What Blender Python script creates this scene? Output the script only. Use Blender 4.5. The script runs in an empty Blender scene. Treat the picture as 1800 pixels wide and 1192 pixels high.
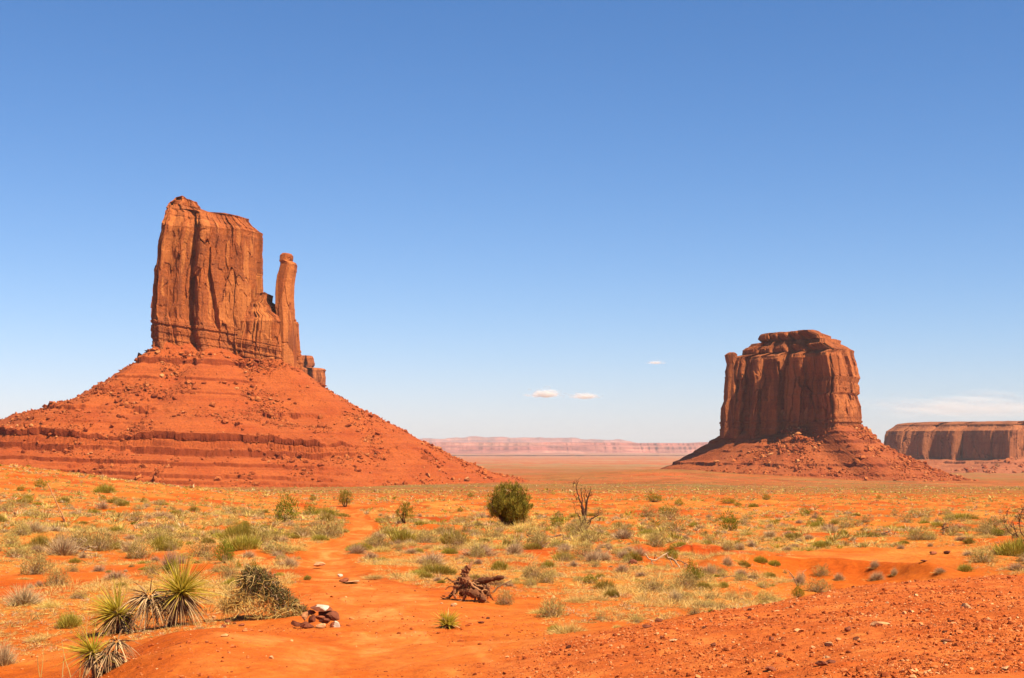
import bpy, math, random
import numpy as np
from mathutils import Vector, Matrix

R = math.radians
F, HX, HY = 2700.0, 900.0, 785.0          # focal length and horizon in photo pixels (1800 wide)
scene = bpy.context.scene
C = scene.collection

# ------------------------------------------------------------------ camera, sky, sun, exposure
cam_d = bpy.data.cameras.new('camera')
cam = bpy.data.objects.new('camera', cam_d); C.objects.link(cam)
cam.location = (0, 0, 0); cam.rotation_euler = (R(90), 0, 0)
cam_d.sensor_width = 36.0; cam_d.lens = 54.0
cam_d.shift_y = (785 - 596) / 1800.0
cam_d.clip_start = 0.2; cam_d.clip_end = 300000
scene.camera = cam
scene.render.resolution_x = 1024; scene.render.resolution_y = 678

SUN_AZ, SUN_EL = 127.0, 54.0               # azimuth clockwise from the view direction (+Y)
w = bpy.data.worlds.new('World'); scene.world = w; w.use_nodes = True
nt = w.node_tree; bg = nt.nodes['Background']
sky = nt.nodes.new('ShaderNodeTexSky'); sky.sky_type = 'NISHITA'; sky.sun_disc = False
sky.sun_elevation = R(SUN_EL); sky.sun_rotation = R(SUN_AZ)
sky.altitude = 1600; sky.air_density = 1.0; sky.dust_density = 1.0; sky.ozone_density = 1.0
bg.inputs[1].default_value = 0.067
sp_ = nt.nodes.new('ShaderNodeSeparateColor'); cb_ = nt.nodes.new('ShaderNodeCombineColor'); nt.links.new(sky.outputs[0], sp_.inputs[0])
for ch, (kk_, pw_) in enumerate(((0.355, 1.43), (0.608, 1.13), (0.975, 1.0))):      # contrastier, bluer high sky
    a_ = nt.nodes.new('ShaderNodeMath'); a_.operation = 'POWER'; a_.inputs[1].default_value = pw_
    b_ = nt.nodes.new('ShaderNodeMath'); b_.operation = 'MULTIPLY'; b_.inputs[1].default_value = kk_
    nt.links.new(sp_.outputs[ch], a_.inputs[0]); nt.links.new(a_.outputs[0], b_.inputs[0]); nt.links.new(b_.outputs[0], cb_.inputs[ch])
nt.links.new(cb_.outputs[0], bg.inputs[0])

sl = bpy.data.lights.new('sun', 'SUN'); sl.energy = 5.0; sl.angle = R(0.5); sl.color = (1.0, 0.86, 0.62)
so = bpy.data.objects.new('sun', sl); C.objects.link(so)
az, el = R(SUN_AZ), R(SUN_EL)
sdir = Vector((math.sin(az) * math.cos(el), math.cos(az) * math.cos(el), math.sin(el)))
so.rotation_euler = sdir.to_track_quat('Z', 'Y').to_euler(); so.location = (30, -10, 40)

vs = scene.view_settings
vs.view_transform = 'Standard'; vs.look = 'None'; vs.exposure = 1.10; vs.gamma = 1.0; vs.use_curve_mapping = False
scene.cycles.diffuse_bounces = 1; scene.cycles.max_bounces = 6

# ------------------------------------------------------------------ helpers: noise
rng = np.random.default_rng(11)
random.seed(5)

def _hash(ix, iy, iz, seed=0):
    h = (ix.astype(np.int64) * 374761393 + iy.astype(np.int64) * 668265263 + iz.astype(np.int64) * 2147483647 + seed * 974711) & 0xffffffff
    h = ((h ^ (h >> 13)) * 1274126177) & 0xffffffff
    h = ((h ^ (h >> 16)) * 2246822519) & 0xffffffff
    h = h ^ (h >> 15)
    return (h & 0xffffff) / float(0x1000000)

def vnoise(x, y, z=0.0, seed=0):
    x, y, z = np.broadcast_arrays(np.asarray(x, float), np.asarray(y, float), np.asarray(z, float))
    ix, iy, iz = np.floor(x), np.floor(y), np.floor(z)
    fx, fy, fz = x - ix, y - iy, z - iz
    fx = fx * fx * fx * (fx * (fx * 6 - 15) + 10); fy = fy * fy * fy * (fy * (fy * 6 - 15) + 10); fz = fz * fz * fz * (fz * (fz * 6 - 15) + 10)
    r = 0.0
    for a in (0, 1):
        wa = fx if a else 1 - fx
        for b in (0, 1):
            wb = fy if b else 1 - fy
            for c in (0, 1):
                wc = fz if c else 1 - fz
                r = r + wa * wb * wc * _hash(ix + a, iy + b, iz + c, seed)
    return r * 2 - 1

def fbm(x, y, z=0.0, o=4, seed=0, g=0.5):
    r, a, f, t = 0.0, 1.0, 1.0, 0.0
    for i in range(o):
        r = r + a * vnoise(np.asarray(x) * f + i * 17.3, np.asarray(y) * f - i * 9.1, np.asarray(z) * f, seed + i)
        t += a; a *= g; f *= 2.03
    return r / t

def voro(x, y, seed=0, full=False):
    """nearest and second nearest cell: returns F1, F2, id value in 0..1"""
    x, y = np.broadcast_arrays(np.asarray(x, float), np.asarray(y, float))
    ix, iy = np.floor(x), np.floor(y)
    f1 = np.full(x.shape, 9.0); f2 = np.full(x.shape, 9.0); idv = np.zeros(x.shape); ox = np.zeros(x.shape); oy = np.zeros(x.shape)
    zz = np.zeros_like(ix)
    for a in (-1, 0, 1):
        for b in (-1, 0, 1):
            cx, cy = ix + a, iy + b
            px = cx + _hash(cx, cy, zz, seed + 1); py = cy + _hash(cx, cy, zz, seed + 2)
            v = _hash(cx, cy, zz, seed + 3)
            d = np.hypot(x - px, y - py)
            nearer = d < f1
            f2 = np.where(nearer, f1, np.minimum(f2, d)); idv = np.where(nearer, v, idv); ox = np.where(nearer, x - px, ox); oy = np.where(nearer, y - py, oy); f1 = np.where(nearer, d, f1)
    return (f1, f2, idv, ox, oy) if full else (f1, f2, idv)

def sstep(x, a, b):
    t = np.clip((np.asarray(x, float) - a) / (b - a), 0, 1)
    return t * t * (3 - 2 * t)

# ------------------------------------------------------------------ helpers: meshes and tags
def mesh_from(name, V, Fc, mats=(), smooth=False, attrs=None, mi=None):
    """V (n,3); Fc list of arrays (m,k) of faces"""
    me = bpy.data.meshes.new(name)
    V = np.asarray(V, np.float32)
    if not isinstance(Fc, (list, tuple)): Fc = [Fc]
    Fc = [np.asarray(f, np.int32) for f in Fc if len(f)]
    me.vertices.add(len(V)); me.vertices.foreach_set('co', V.ravel())
    nl = sum(f.size for f in Fc); npoly = sum(len(f) for f in Fc)
    me.loops.add(nl); me.loops.foreach_set('vertex_index', np.concatenate([f.ravel() for f in Fc]))
    me.polygons.add(npoly)
    tot = np.concatenate([np.full(len(f), f.shape[1], np.int32) for f in Fc])
    st = np.concatenate([[0], np.cumsum(tot)[:-1]]).astype(np.int32)
    me.polygons.foreach_set('loop_start', st)
    me.polygons.foreach_set('use_smooth', np.full(npoly, smooth))
    if mi is not None: me.polygons.foreach_set('material_index', np.asarray(mi, np.int32))
    for m in mats: me.materials.append(m)
    me.update(calc_edges=True); me.validate()
    if attrs:
        for k, v in attrs.items():
            a = me.attributes.new(k, 'FLOAT', 'POINT'); a.data.foreach_set('value', np.asarray(v, np.float32))
    return me

def link(name, me, parent=None, loc=None):
    o = bpy.data.objects.new(name, me); C.objects.link(o)
    if parent: o.parent = parent
    if loc is not None: o.location = loc
    return o

def tag(o, label=None, cat=None, group=None, kind=None):
    if label: o['label'] = label
    if cat: o['category'] = cat
    if group: o['group'] = group
    if kind: o['kind'] = kind
    return o

def empty(name, loc=(0, 0, 0), rz=0.0):
    o = bpy.data.objects.new(name, None); C.objects.link(o)
    o.location = loc; o.rotation_euler = (0, 0, rz); o.empty_display_size = 0.2
    return o

def grid_faces(n, m, wrap_m=False):
    """vertex index = i*m + j"""
    i = np.arange(n - 1)[:, None]; j = np.arange(m if wrap_m else m - 1)[None, :]
    j2 = (j + 1) % m
    a = i * m + j; b = i * m + j2; c = (i + 1) * m + j2; d = (i + 1) * m + j
    return np.stack([a + 0 * b, b, c, d], -1).reshape(-1, 4)

class Geo:
    """collects verts/faces/material indices and a per-vertex value"""
    def __init__(s): s.V = []; s.F3 = []; s.F4 = []; s.m3 = []; s.m4 = []; s.v = []; s.n = 0
    def add(s, V, Fa, val=0.5, mi=0):
        V = np.asarray(V, float); Fa = np.asarray(Fa, int)
        s.V.append(V)
        s.v.append(np.broadcast_to(np.asarray(val, float), (len(V),)).copy())
        if Fa.shape[1] == 3: s.F3.append(Fa + s.n); s.m3.append(np.full(len(Fa), mi))
        else: s.F4.append(Fa + s.n); s.m4.append(np.full(len(Fa), mi))
        s.n += len(V)
    def mesh(s, name, mats, smooth=False):
        Fc = []; mi = []
        if s.F3: Fc.append(np.concatenate(s.F3)); mi.append(np.concatenate(s.m3))
        if s.F4: Fc.append(np.concatenate(s.F4)); mi.append(np.concatenate(s.m4))
        return mesh_from(name, np.concatenate(s.V), Fc, mats, smooth, {'v': np.concatenate(s.v)}, np.concatenate(mi))

def norm(a): return a / (np.linalg.norm(a, axis=-1, keepdims=True) + 1e-9)

def blades(g, base, dirs, length, width, droop=0.0, segs=3, val=0.5, mi=0, rg=rng):
    """flat tapering blades, vectorised. base (n,3) dirs (n,3)"""
    n = len(base); dirs = norm(np.asarray(dirs, float))
    length = np.broadcast_to(length, (n,)); width = np.broadcast_to(width, (n,)); droop = np.broadcast_to(droop, (n,))
    side = norm(np.cross(dirs, rg.normal(size=(n, 3)) * 0.6 + np.array([0, 0, 1.0])))
    t = np.linspace(0, 1, segs + 1)
    P = base[:, None, :] + dirs[:, None, :] * (length[:, None] * t)[..., None]
    P[..., 2] -= (droop * length)[:, None] * t ** 2
    wd = width[:, None] * (1 - 0.92 * t ** 1.4) * 0.5
    A = P + side[:, None, :] * wd[..., None]; B = P - side[:, None, :] * wd[..., None]
    V = np.stack([A, B], 2).reshape(n, -1, 3)            # per blade 2*(segs+1)
    k = 2 * (segs + 1)
    f = np.array([[2 * i, 2 * i + 1, 2 * i + 3, 2 * i + 2] for i in range(segs)])
    Fa = (f[None] + (np.arange(n) * k)[:, None, None]).reshape(-1, 4)
    val = np.repeat(np.broadcast_to(val, (n,)), k)
    g.add(V.reshape(-1, 3), Fa, val, mi)

def tube(g, pts, rad, sides=7, val=0.5, mi=0, rough=0.0, rg=rng):
    pts = np.asarray(pts, float); n = len(pts); rad = np.broadcast_to(rad, (n,))
    T = norm(np.gradient(pts, axis=0))
    up = np.array([0.13, 0.21, 0.97]) if abs(T[0][2]) < 0.9 else np.array([1.0, 0.1, 0.05])
    V = []
    for i in range(n):
        a = np.cross(T[i], up); a /= (np.linalg.norm(a) + 1e-9); b = np.cross(T[i], a)
        up = b * -1 if False else up
        ang = np.arange(sides) / sides * 2 * np.pi
        rr = rad[i] * (1 + rough * rg.normal(size=sides))
        V.append(pts[i] + (np.cos(ang) * rr)[:, None] * a + (np.sin(ang) * rr)[:, None] * b)
    V = np.concatenate(V)
    Fa = grid_faces(n, sides, True)
    g.add(np.concatenate([V, pts[-1:] + T[-1:] * rad[-1]]), Fa, val, mi)
    last = (n - 1) * sides
    tri = np.array([[last + j, last + (j + 1) % sides, n * sides] for j in range(sides)])
    g.F3.append(tri + (g.n - len(V) - 1)); g.m3.append(np.full(sides, mi))

def wander(p, d, L, n=6, wob=0.25, rg=rng, grav=0.0):
    p = np.array(p, float); d = norm(np.array(d, float)); P = [p.copy()]
    for i in range(n):
        d = norm(d + rg.normal(size=3) * wob + np.array([0, 0, grav]))
        p = p + d * L / n; P.append(p.copy())
    return np.array(P), d

_ph = (1 + 5 ** 0.5) / 2
ICO = norm(np.array([(-1, _ph, 0), (1, _ph, 0), (-1, -_ph, 0), (1, -_ph, 0), (0, -1, _ph), (0, 1, _ph), (0, -1, -_ph), (0, 1, -_ph), (_ph, 0, -1), (_ph, 0, 1), (-_ph, 0, -1), (-_ph, 0, 1)], float))
ICF = np.array([(0, 11, 5), (0, 5, 1), (0, 1, 7), (0, 7, 10), (0, 10, 11), (1, 5, 9), (5, 11, 4), (11, 10, 2), (10, 7, 6), (7, 1, 8), (3, 9, 4), (3, 4, 2), (3, 2, 6), (3, 6, 8), (3, 8, 9), (4, 9, 5), (2, 4, 11), (6, 2, 10), (8, 6, 7), (9, 8, 1)])

def rocks(g, P, size, flat=0.6, mi=0, rg=rng, jit=0.22, sink=0.15):
    n = len(P)
    sc = np.stack([rg.uniform(0.7, 1.35, n), rg.uniform(0.6, 1.0, n), rg.uniform(flat * 0.6, flat * 1.25, n)], -1) * size[:, None]
    V = ICO[None] * (1 + rg.normal(size=(n, 12, 1)) * jit) + rg.normal(size=(n, 12, 3)) * 0.08
    V = V * sc[:, None, :]
    a = rg.uniform(0, 6.283, n); ca, sa = np.cos(a), np.sin(a)
    tl = rg.normal(size=n) * 0.25
    x, y, z = V[..., 0], V[..., 1], V[..., 2]
    x, z = x * np.cos(tl)[:, None] - z * np.sin(tl)[:, None], x * np.sin(tl)[:, None] + z * np.cos(tl)[:, None]
    V = np.stack([x * ca[:, None] - y * sa[:, None], x * sa[:, None] + y * ca[:, None], z], -1)
    V = V + P[:, None, :]; V[..., 2] += (size * flat * (0.5 - sink))[:, None]
    Fa = (ICF[None] + (np.arange(n) * 12)[:, None, None]).reshape(-1, 3)
    g.add(V.reshape(-1, 3), Fa, np.repeat(rg.random(n), 12), mi)

# ------------------------------------------------------------------ helpers: materials
def newmat(name):
    m = bpy.data.materials.new(name); m.use_nodes = True
    nt = m.node_tree; b = nt.nodes['Principled BSDF']
    b.inputs['Roughness'].default_value = 0.9; b.inputs['Specular IOR Level'].default_value = 0.15
    return m, nt, b

class N:
    def __init__(s, nt): s.nt = nt
    def n(s, t, **k):
        x = s.nt.nodes.new(t)
        for a, v in k.items(): setattr(x, a, v)
        return x
    def l(s, a, b): s.nt.links.new(a, b)
    def coord(s, scale=(1, 1, 1), out='Object'):
        if out == 'World': src = s.n('ShaderNodeNewGeometry').outputs['Position']
        else: src = s.n('ShaderNodeTexCoord').outputs[out]
        mp = s.n('ShaderNodeMapping'); mp.inputs['Scale'].default_value = scale
        s.l(src, mp.inputs[0]); return mp.outputs[0]
    def noise(s, vec, scale, detail=4, rough=0.55, dist=0.0):
        x = s.n('ShaderNodeTexNoise'); x.inputs['Scale'].default_value = scale; x.inputs['Detail'].default_value = detail
        x.inputs['Roughness'].default_value = rough; x.inputs['Distortion'].default_value = dist
        s.l(vec, x.inputs['Vector']); return x.outputs[0]
    def ramp(s, fac, stops, interp='LINEAR'):
        x = s.n('ShaderNodeValToRGB'); x.color_ramp.interpolation = interp
        e = x.color_ramp.elements
        while len(e) < len(stops): e.new(0.5)
        for i, (p, c) in enumerate(stops):
            e[i].position = p; e[i].color = (*c, 1) if len(c) == 3 else c
        if fac is not None: s.l(fac, x.inputs[0])
        return x.outputs[0]
    def mix(s, fac, a, b, mode='MIX'):
        x = s.n('ShaderNodeMix', data_type='RGBA', blend_type=mode)
        for sock, v in ((x.inputs[0], fac), (x.inputs[6], a), (x.inputs[7], b)):
            if isinstance(v, (int, float)): sock.default_value = v
            elif isinstance(v, tuple): sock.default_value = (*v, 1)
            else: s.l(v, sock)
        return x.outputs[2]
    def math(s, op, a, b=0.0, clamp=False):
        x = s.n('ShaderNodeMath', operation=op); x.use_clamp = clamp
        for sock, v in ((x.inputs[0], a), (x.inputs[1], b)):
            if isinstance(v, (int, float)): sock.default_value = v
            else: s.l(v, sock)
        return x.outputs[0]
    def attr(s, name):
        x = s.n('ShaderNodeAttribute'); x.attribute_name = name; return x.outputs['Fac']
    def bump(s, h, strength, dist, prev=None):
        x = s.n('ShaderNodeBump'); x.inputs['Strength'].default_value = strength; x.inputs['Distance'].default_value = dist
        s.l(h, x.inputs['Height'])
        if prev is not None: s.l(prev, x.inputs['Normal'])
        return x.outputs[0]
BW = [(0.0, (0, 0, 0)), (1.0, (1, 1, 1))]

def rock_mat(name, light, mid, dark, varnish=0.5, S=1.0, strata=0.35, fresh=None):
    """sandstone: blocky tone patches, vertical varnish streaks and thin strata; S scales feature size"""
    m, nt, b = newmat(name); k = N(nt)
    big = k.noise(k.coord(), 0.025 / S, 5, 0.6, 0.4)
    c = k.ramp(big, [(0.3, mid), (0.55, light), (0.75, mid)])
    st = k.noise(k.coord((1, 1, 0.13)), 0.11 / S, 5, 0.62, 0.6)
    f = k.ramp(st, [(0.47, (0, 0, 0)), (0.62, (1, 1, 1))])
    c = k.mix(k.math('MULTIPLY', f, varnish), c, dark)
    vo = k.n('ShaderNodeTexVoronoi'); vo.inputs['Scale'].default_value = 0.06 / S
    k.l(k.coord((1, 1, 0.4)), vo.inputs['Vector'])
    c = k.mix(k.math('MULTIPLY', k.ramp(vo.outputs['Color'], [(0.35, (0, 0, 0)), (0.9, (1, 1, 1))]), 0.35), c, light)
    ly = k.noise(k.coord((0.03, 0.03, 1)), 0.35 / S, 6, 0.7)
    c = k.mix(k.math('MULTIPLY', k.ramp(ly, [(0.5, (0, 0, 0)), (0.66, (1, 1, 1))]), strata), c, dark)
    c = k.mix(k.math('MULTIPLY', k.attr('patch'), 0.75), c, fresh or light)
    fine = k.noise(k.coord(), 0.5 / S, 6, 0.7)
    c = k.mix(0.45, c, k.ramp(fine, [(0.3, (0.25, 0.25, 0.25)), (0.7, (0.75, 0.75, 0.75))]), 'OVERLAY')
    k.l(c, b.inputs['Base Color'])
    n1 = k.bump(fine, 0.7, 2.0 * S); n2 = k.bump(ly, 0.5, 1.0 * S, n1)
    k.l(n2, b.inputs['Normal']); b.inputs['Roughness'].default_value = 0.95
    return m

M = {}
M['mitten'] = rock_mat('red_sandstone', (0.50, 0.150, 0.045), (0.37, 0.095, 0.032), (0.165, 0.052, 0.030), 0.6, fresh=(0.66, 0.24, 0.075))
M['merrick'] = rock_mat('dark_red_sandstone', (0.44, 0.135, 0.045), (0.31, 0.082, 0.032), (0.14, 0.045, 0.027), 0.6, 1.3, fresh=(0.58, 0.20, 0.07))
M['mesa'] = rock_mat('far_sandstone', (0.42, 0.15, 0.065), (0.30, 0.095, 0.048), (0.15, 0.055, 0.036), 0.5, 2.5, fresh=(0.52, 0.2, 0.09))

def talus_mat(name, a, b_, c_, S=1.0):
    m, nt, b = newmat(name); k = N(nt)
    big = k.noise(k.coord((1, 1, 2.5)), 0.02 / S, 5, 0.6)
    c = k.ramp(big, [(0.32, a), (0.55, b_), (0.72, a)])
    ly = k.noise(k.coord((0.02, 0.02, 1)), 0.42 / S, 6, 0.7)
    c = k.mix(k.math('MULTIPLY', k.ramp(ly, [(0.48, (0, 0, 0)), (0.64, (1, 1, 1))]), 0.4), c, c_)
    sp = k.noise(k.coord(), 0.55 / S, 7, 0.75)
    c = k.mix(0.6, c, k.ramp(sp, [(0.3, (0.2, 0.2, 0.2)), (0.7, (0.8, 0.8, 0.8))]), 'OVERLAY')
    steep = k.attr('steep')
    c = k.mix(k.math('MULTIPLY', steep, 0.7), c, c_)
    k.l(c, b.inputs['Base Color'])
    k.l(k.bump(sp, 0.8, 1.6 * S), b.inputs['Normal']); b.inputs['Roughness'].default_value = 0.97
    return m
M['talus'] = talus_mat('red_talus', (0.40, 0.082, 0.022), (0.47, 0.118, 0.032), (0.25, 0.045, 0.017))
M['talus2'] = talus_mat('brown_talus', (0.35, 0.080, 0.026), (0.41, 0.115, 0.038), (0.20, 0.045, 0.022), 1.4)
M['talus3'] = talus_mat('far_talus', (0.36, 0.11, 0.055), (0.42, 0.15, 0.075), (0.22, 0.065, 0.04), 2.2)

def vmat(name, stops, rough=0.85, trans=0.0, bump=None, objrand=0.0):
    m, nt, b = newmat(name); k = N(nt)
    c = k.ramp(k.attr('v'), stops)
    if objrand:
        oi = k.n('ShaderNodeObjectInfo')
        hs = k.n('ShaderNodeHueSaturation'); k.l(c, hs.inputs['Color'])
        k.l(k.math('ADD', k.math('MULTIPLY', oi.outputs['Random'], objrand), 1 - objrand / 2), hs.inputs['Value'])
        k.l(k.math('ADD', k.math('MULTIPLY', oi.outputs['Random'], 0.03), 0.485), hs.inputs['Hue'])
        c = hs.outputs[0]
    if bump:
        s = k.noise(k.coord(bump[2] if len(bump) > 2 else (1, 1, 1)), bump[0], 6, 0.65)
        c = k.mix(0.6, c, k.ramp(s, [(0.3, (0.2, 0.2, 0.2)), (0.7, (0.8, 0.8, 0.8))]), 'OVERLAY')
        k.l(k.bump(s, 0.8, bump[1]), b.inputs['Normal'])
    k.l(c, b.inputs['Base Color']); b.inputs['Roughness'].default_value = rough
    if trans:
        tr = k.n('ShaderNodeBsdfTranslucent'); k.l(c, tr.inputs[0])
        mx = k.n('ShaderNodeMixShader'); mx.inputs[0].default_value = trans
        k.l(b.outputs[0], mx.inputs[1]); k.l(tr.outputs[0], mx.inputs[2])
        k.l(mx.outputs[0], nt.nodes['Material Output'].inputs[0])
    return m
M['boulder'] = vmat('scree_boulder', [(0, (0.26, 0.055, 0.018)), (0.6, (0.42, 0.105, 0.032)), (0.92, (0.54, 0.18, 0.06)), (1, (0.68, 0.33, 0.15))], 0.95, bump=(0.6, 0.6))
M['pebble'] = vmat('pebble', [(0, (0.22, 0.045, 0.012)), (0.4, (0.50, 0.12, 0.03)), (0.85, (0.66, 0.21, 0.07)), (1, (0.85, 0.48, 0.25))], 0.9)
M['rock_red'] = vmat('red_rock', [(0, (0.16, 0.05, 0.03)), (1, (0.36, 0.115, 0.06))], 0.9, bump=(18, 0.02))
M['rock_tan'] = vmat('tan_rock', [(0, (0.62, 0.30, 0.15)), (1, (0.72, 0.42, 0.24))], 0.9, bump=(18, 0.015))
M['rock_white'] = vmat('white_painted_rock', [(0, (0.62, 0.56, 0.50)), (1, (0.68, 0.62, 0.56))], 0.8, bump=(25, 0.008))
M['sage'] = vmat('sage_leaf', [(0, (0.28, 0.20, 0.06)), (0.5, (0.55, 0.43, 0.15)), (1, (0.78, 0.64, 0.27))], 0.8, 0.25, objrand=0.3)
M['rabbit'] = vmat('rabbitbrush_leaf', [(0, (0.24, 0.21, 0.03)), (0.5, (0.46, 0.38, 0.055)), (1, (0.68, 0.55, 0.12))], 0.8, 0.25, objrand=0.3)
M['sprig'] = vmat('sprig', [(0, (0.08, 0.08, 0.03)), (0.5, (0.22, 0.20, 0.075)), (1, (0.42, 0.37, 0.15))], 0.8, 0.15)
M['straw'] = vmat('straw', [(0, (0.74, 0.48, 0.13)), (0.5, (0.92, 0.68, 0.22)), (1, (0.98, 0.84, 0.40))], 0.8, 0.3, objrand=0.25)
M['grey'] = vmat('grey_twig', [(0, (0.32, 0.20, 0.12)), (0.5, (0.60, 0.42, 0.26)), (1, (0.82, 0.64, 0.44))], 0.9, objrand=0.25)
M['green'] = vmat('green_leaf', [(0, (0.09, 0.11, 0.008)), (0.5, (0.21, 0.24, 0.016)), (1, (0.40, 0.40, 0.04))], 0.75, 0.25, objrand=0.15)
M['juniper'] = vmat('juniper_leaf', [(0, (0.08, 0.075, 0.010)), (0.5, (0.26, 0.22, 0.025)), (1, (0.55, 0.44, 0.07))], 0.8, 0.15)
M['yucca'] = vmat('yucca_leaf', [(0, (0.50, 0.42, 0.04)), (0.5, (0.78, 0.68, 0.08)), (0.85, (0.92, 0.78, 0.18)), (1, (0.95, 0.80, 0.34))], 0.5, 0.45)
M['yucca_dead'] = vmat('yucca_dead_leaf', [(0, (0.22, 0.115, 0.06)), (0.5, (0.42, 0.26, 0.14)), (1, (0.70, 0.52, 0.32))], 0.85)
M['wood'] = vmat('dead_wood', [(0, (0.15, 0.055, 0.028)), (0.5, (0.34, 0.15, 0.075)), (1, (0.55, 0.30, 0.16))], 0.9, bump=(30, 0.02, (1, 1, 0.25)))
M['wood_dark'] = vmat('dark_dead_wood', [(0, (0.07, 0.035, 0.025)), (0.5, (0.13, 0.06, 0.04)), (1, (0.34, 0.2, 0.12))], 0.9, bump=(25, 0.02))
M['wood_pale'] = vmat('pale_dead_wood', [(0, (0.30, 0.19, 0.12)), (0.5, (0.45, 0.31, 0.21)), (1, (0.62, 0.48, 0.35))], 0.9, bump=(30, 0.01))

def ground_mat(name):
    m, nt, b = newmat(name); k = N(nt)
    W = k.coord(out='World')
    sand = (0.56, 0.138, 0.018); red = (0.46, 0.085, 0.012); pale = (0.66, 0.225, 0.05); brown = (0.58, 0.155, 0.038); deep = (0.42, 0.065, 0.012)
    n0 = k.noise(W, 0.12, 5, 0.6, 0.5); n1 = k.noise(W, 0.9, 6, 0.65, 0.3); n2 = k.noise(W, 7.0, 6, 0.7); n3 = k.noise(W, 55.0, 4, 0.7)
    c = k.ramp(n0, [(0.34, red), (0.5, sand), (0.66, pale)])
    c = k.mix(k.math('MULTIPLY', k.ramp(n1, [(0.46, (0, 0, 0)), (0.66, (1, 1, 1))]), 0.55), c, red)
    c = k.mix(k.math('MULTIPLY', k.ramp(n1, [(0.3, (1, 1, 1)), (0.45, (0, 0, 0))]), 0.4), c, pale)
    # trail: paler and smoother, long low streaks
    stk = k.noise(k.coord((0.9, 0.28, 1), 'World'), 1.6, 5, 0.6, 0.8)
    tc = k.ramp(stk, [(0.36, (0.54, 0.125, 0.02)), (0.52, (0.62, 0.18, 0.036)), (0.68, (0.72, 0.30, 0.09))])
    gs = k.noise(k.coord((1, 0.6, 1), 'World'), 14.0, 5, 0.75)
    c = k.mix(k.math('MULTIPLY', k.attr('grass'), k.ramp(gs, [(0.42, (0, 0, 0)), (0.58, (0.75, 0.75, 0.75))])), c, (0.66, 0.41, 0.10))
    tr = k.attr('trail'); c = k.mix(tr, c, tc)
    gr = k.attr('gravel')
    gc = k.ramp(k.noise(W, 2.2, 6, 0.7), [(0.36, (0.48, 0.105, 0.024)), (0.52, brown), (0.66, (0.68, 0.22, 0.06))])
    c = k.mix(gr, c, gc)
    c = k.mix(k.attr('scarp'), c, deep)
    # far ground: broad bands of scrub green, red earth and pale sand
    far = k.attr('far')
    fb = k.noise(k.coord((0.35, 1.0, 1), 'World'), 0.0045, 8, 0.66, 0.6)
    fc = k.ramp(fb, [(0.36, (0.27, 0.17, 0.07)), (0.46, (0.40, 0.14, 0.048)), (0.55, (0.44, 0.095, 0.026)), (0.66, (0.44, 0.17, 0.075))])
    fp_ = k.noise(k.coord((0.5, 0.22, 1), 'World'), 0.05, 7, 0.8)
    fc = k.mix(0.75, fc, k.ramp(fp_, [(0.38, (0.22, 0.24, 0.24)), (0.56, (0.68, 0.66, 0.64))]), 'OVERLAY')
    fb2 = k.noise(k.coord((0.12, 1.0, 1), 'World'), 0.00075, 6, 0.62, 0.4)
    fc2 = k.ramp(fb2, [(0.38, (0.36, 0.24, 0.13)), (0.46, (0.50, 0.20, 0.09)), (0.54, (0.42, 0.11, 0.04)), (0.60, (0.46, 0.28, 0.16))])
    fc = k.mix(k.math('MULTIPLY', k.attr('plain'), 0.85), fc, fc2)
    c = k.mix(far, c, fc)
    gp = k.attr('scrub')
    fs = k.noise(W, 0.16, 6, 0.75)
    c = k.mix(k.math('MULTIPLY', gp, k.ramp(fs, [(0.44, (0, 0, 0)), (0.52, (1, 1, 1))])), c, (0.25, 0.155, 0.05))
    c = k.mix(0.65, c, k.ramp(n2, [(0.3, (0.3, 0.3, 0.3)), (0.7, (0.7, 0.7, 0.7))]), 'OVERLAY')
    c = k.mix(0.35, c, k.ramp(n3, [(0.3, (0.25, 0.25, 0.25)), (0.7, (0.75, 0.75, 0.75))]), 'OVERLAY')
    k.l(c, b.inputs['Base Color'])
    q = k.bump(n1, 0.35, 0.10); q = k.bump(n2, 0.55, 0.05, q); q = k.bump(n3, 0.6, 0.012, q)
    k.l(q, b.inputs['Normal']); b.inputs['Roughness'].default_value = 0.97; b.inputs['Specular IOR Level'].default_value = 0.05
    return m
M['ground'] = ground_mat('red_desert_soil')

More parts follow.
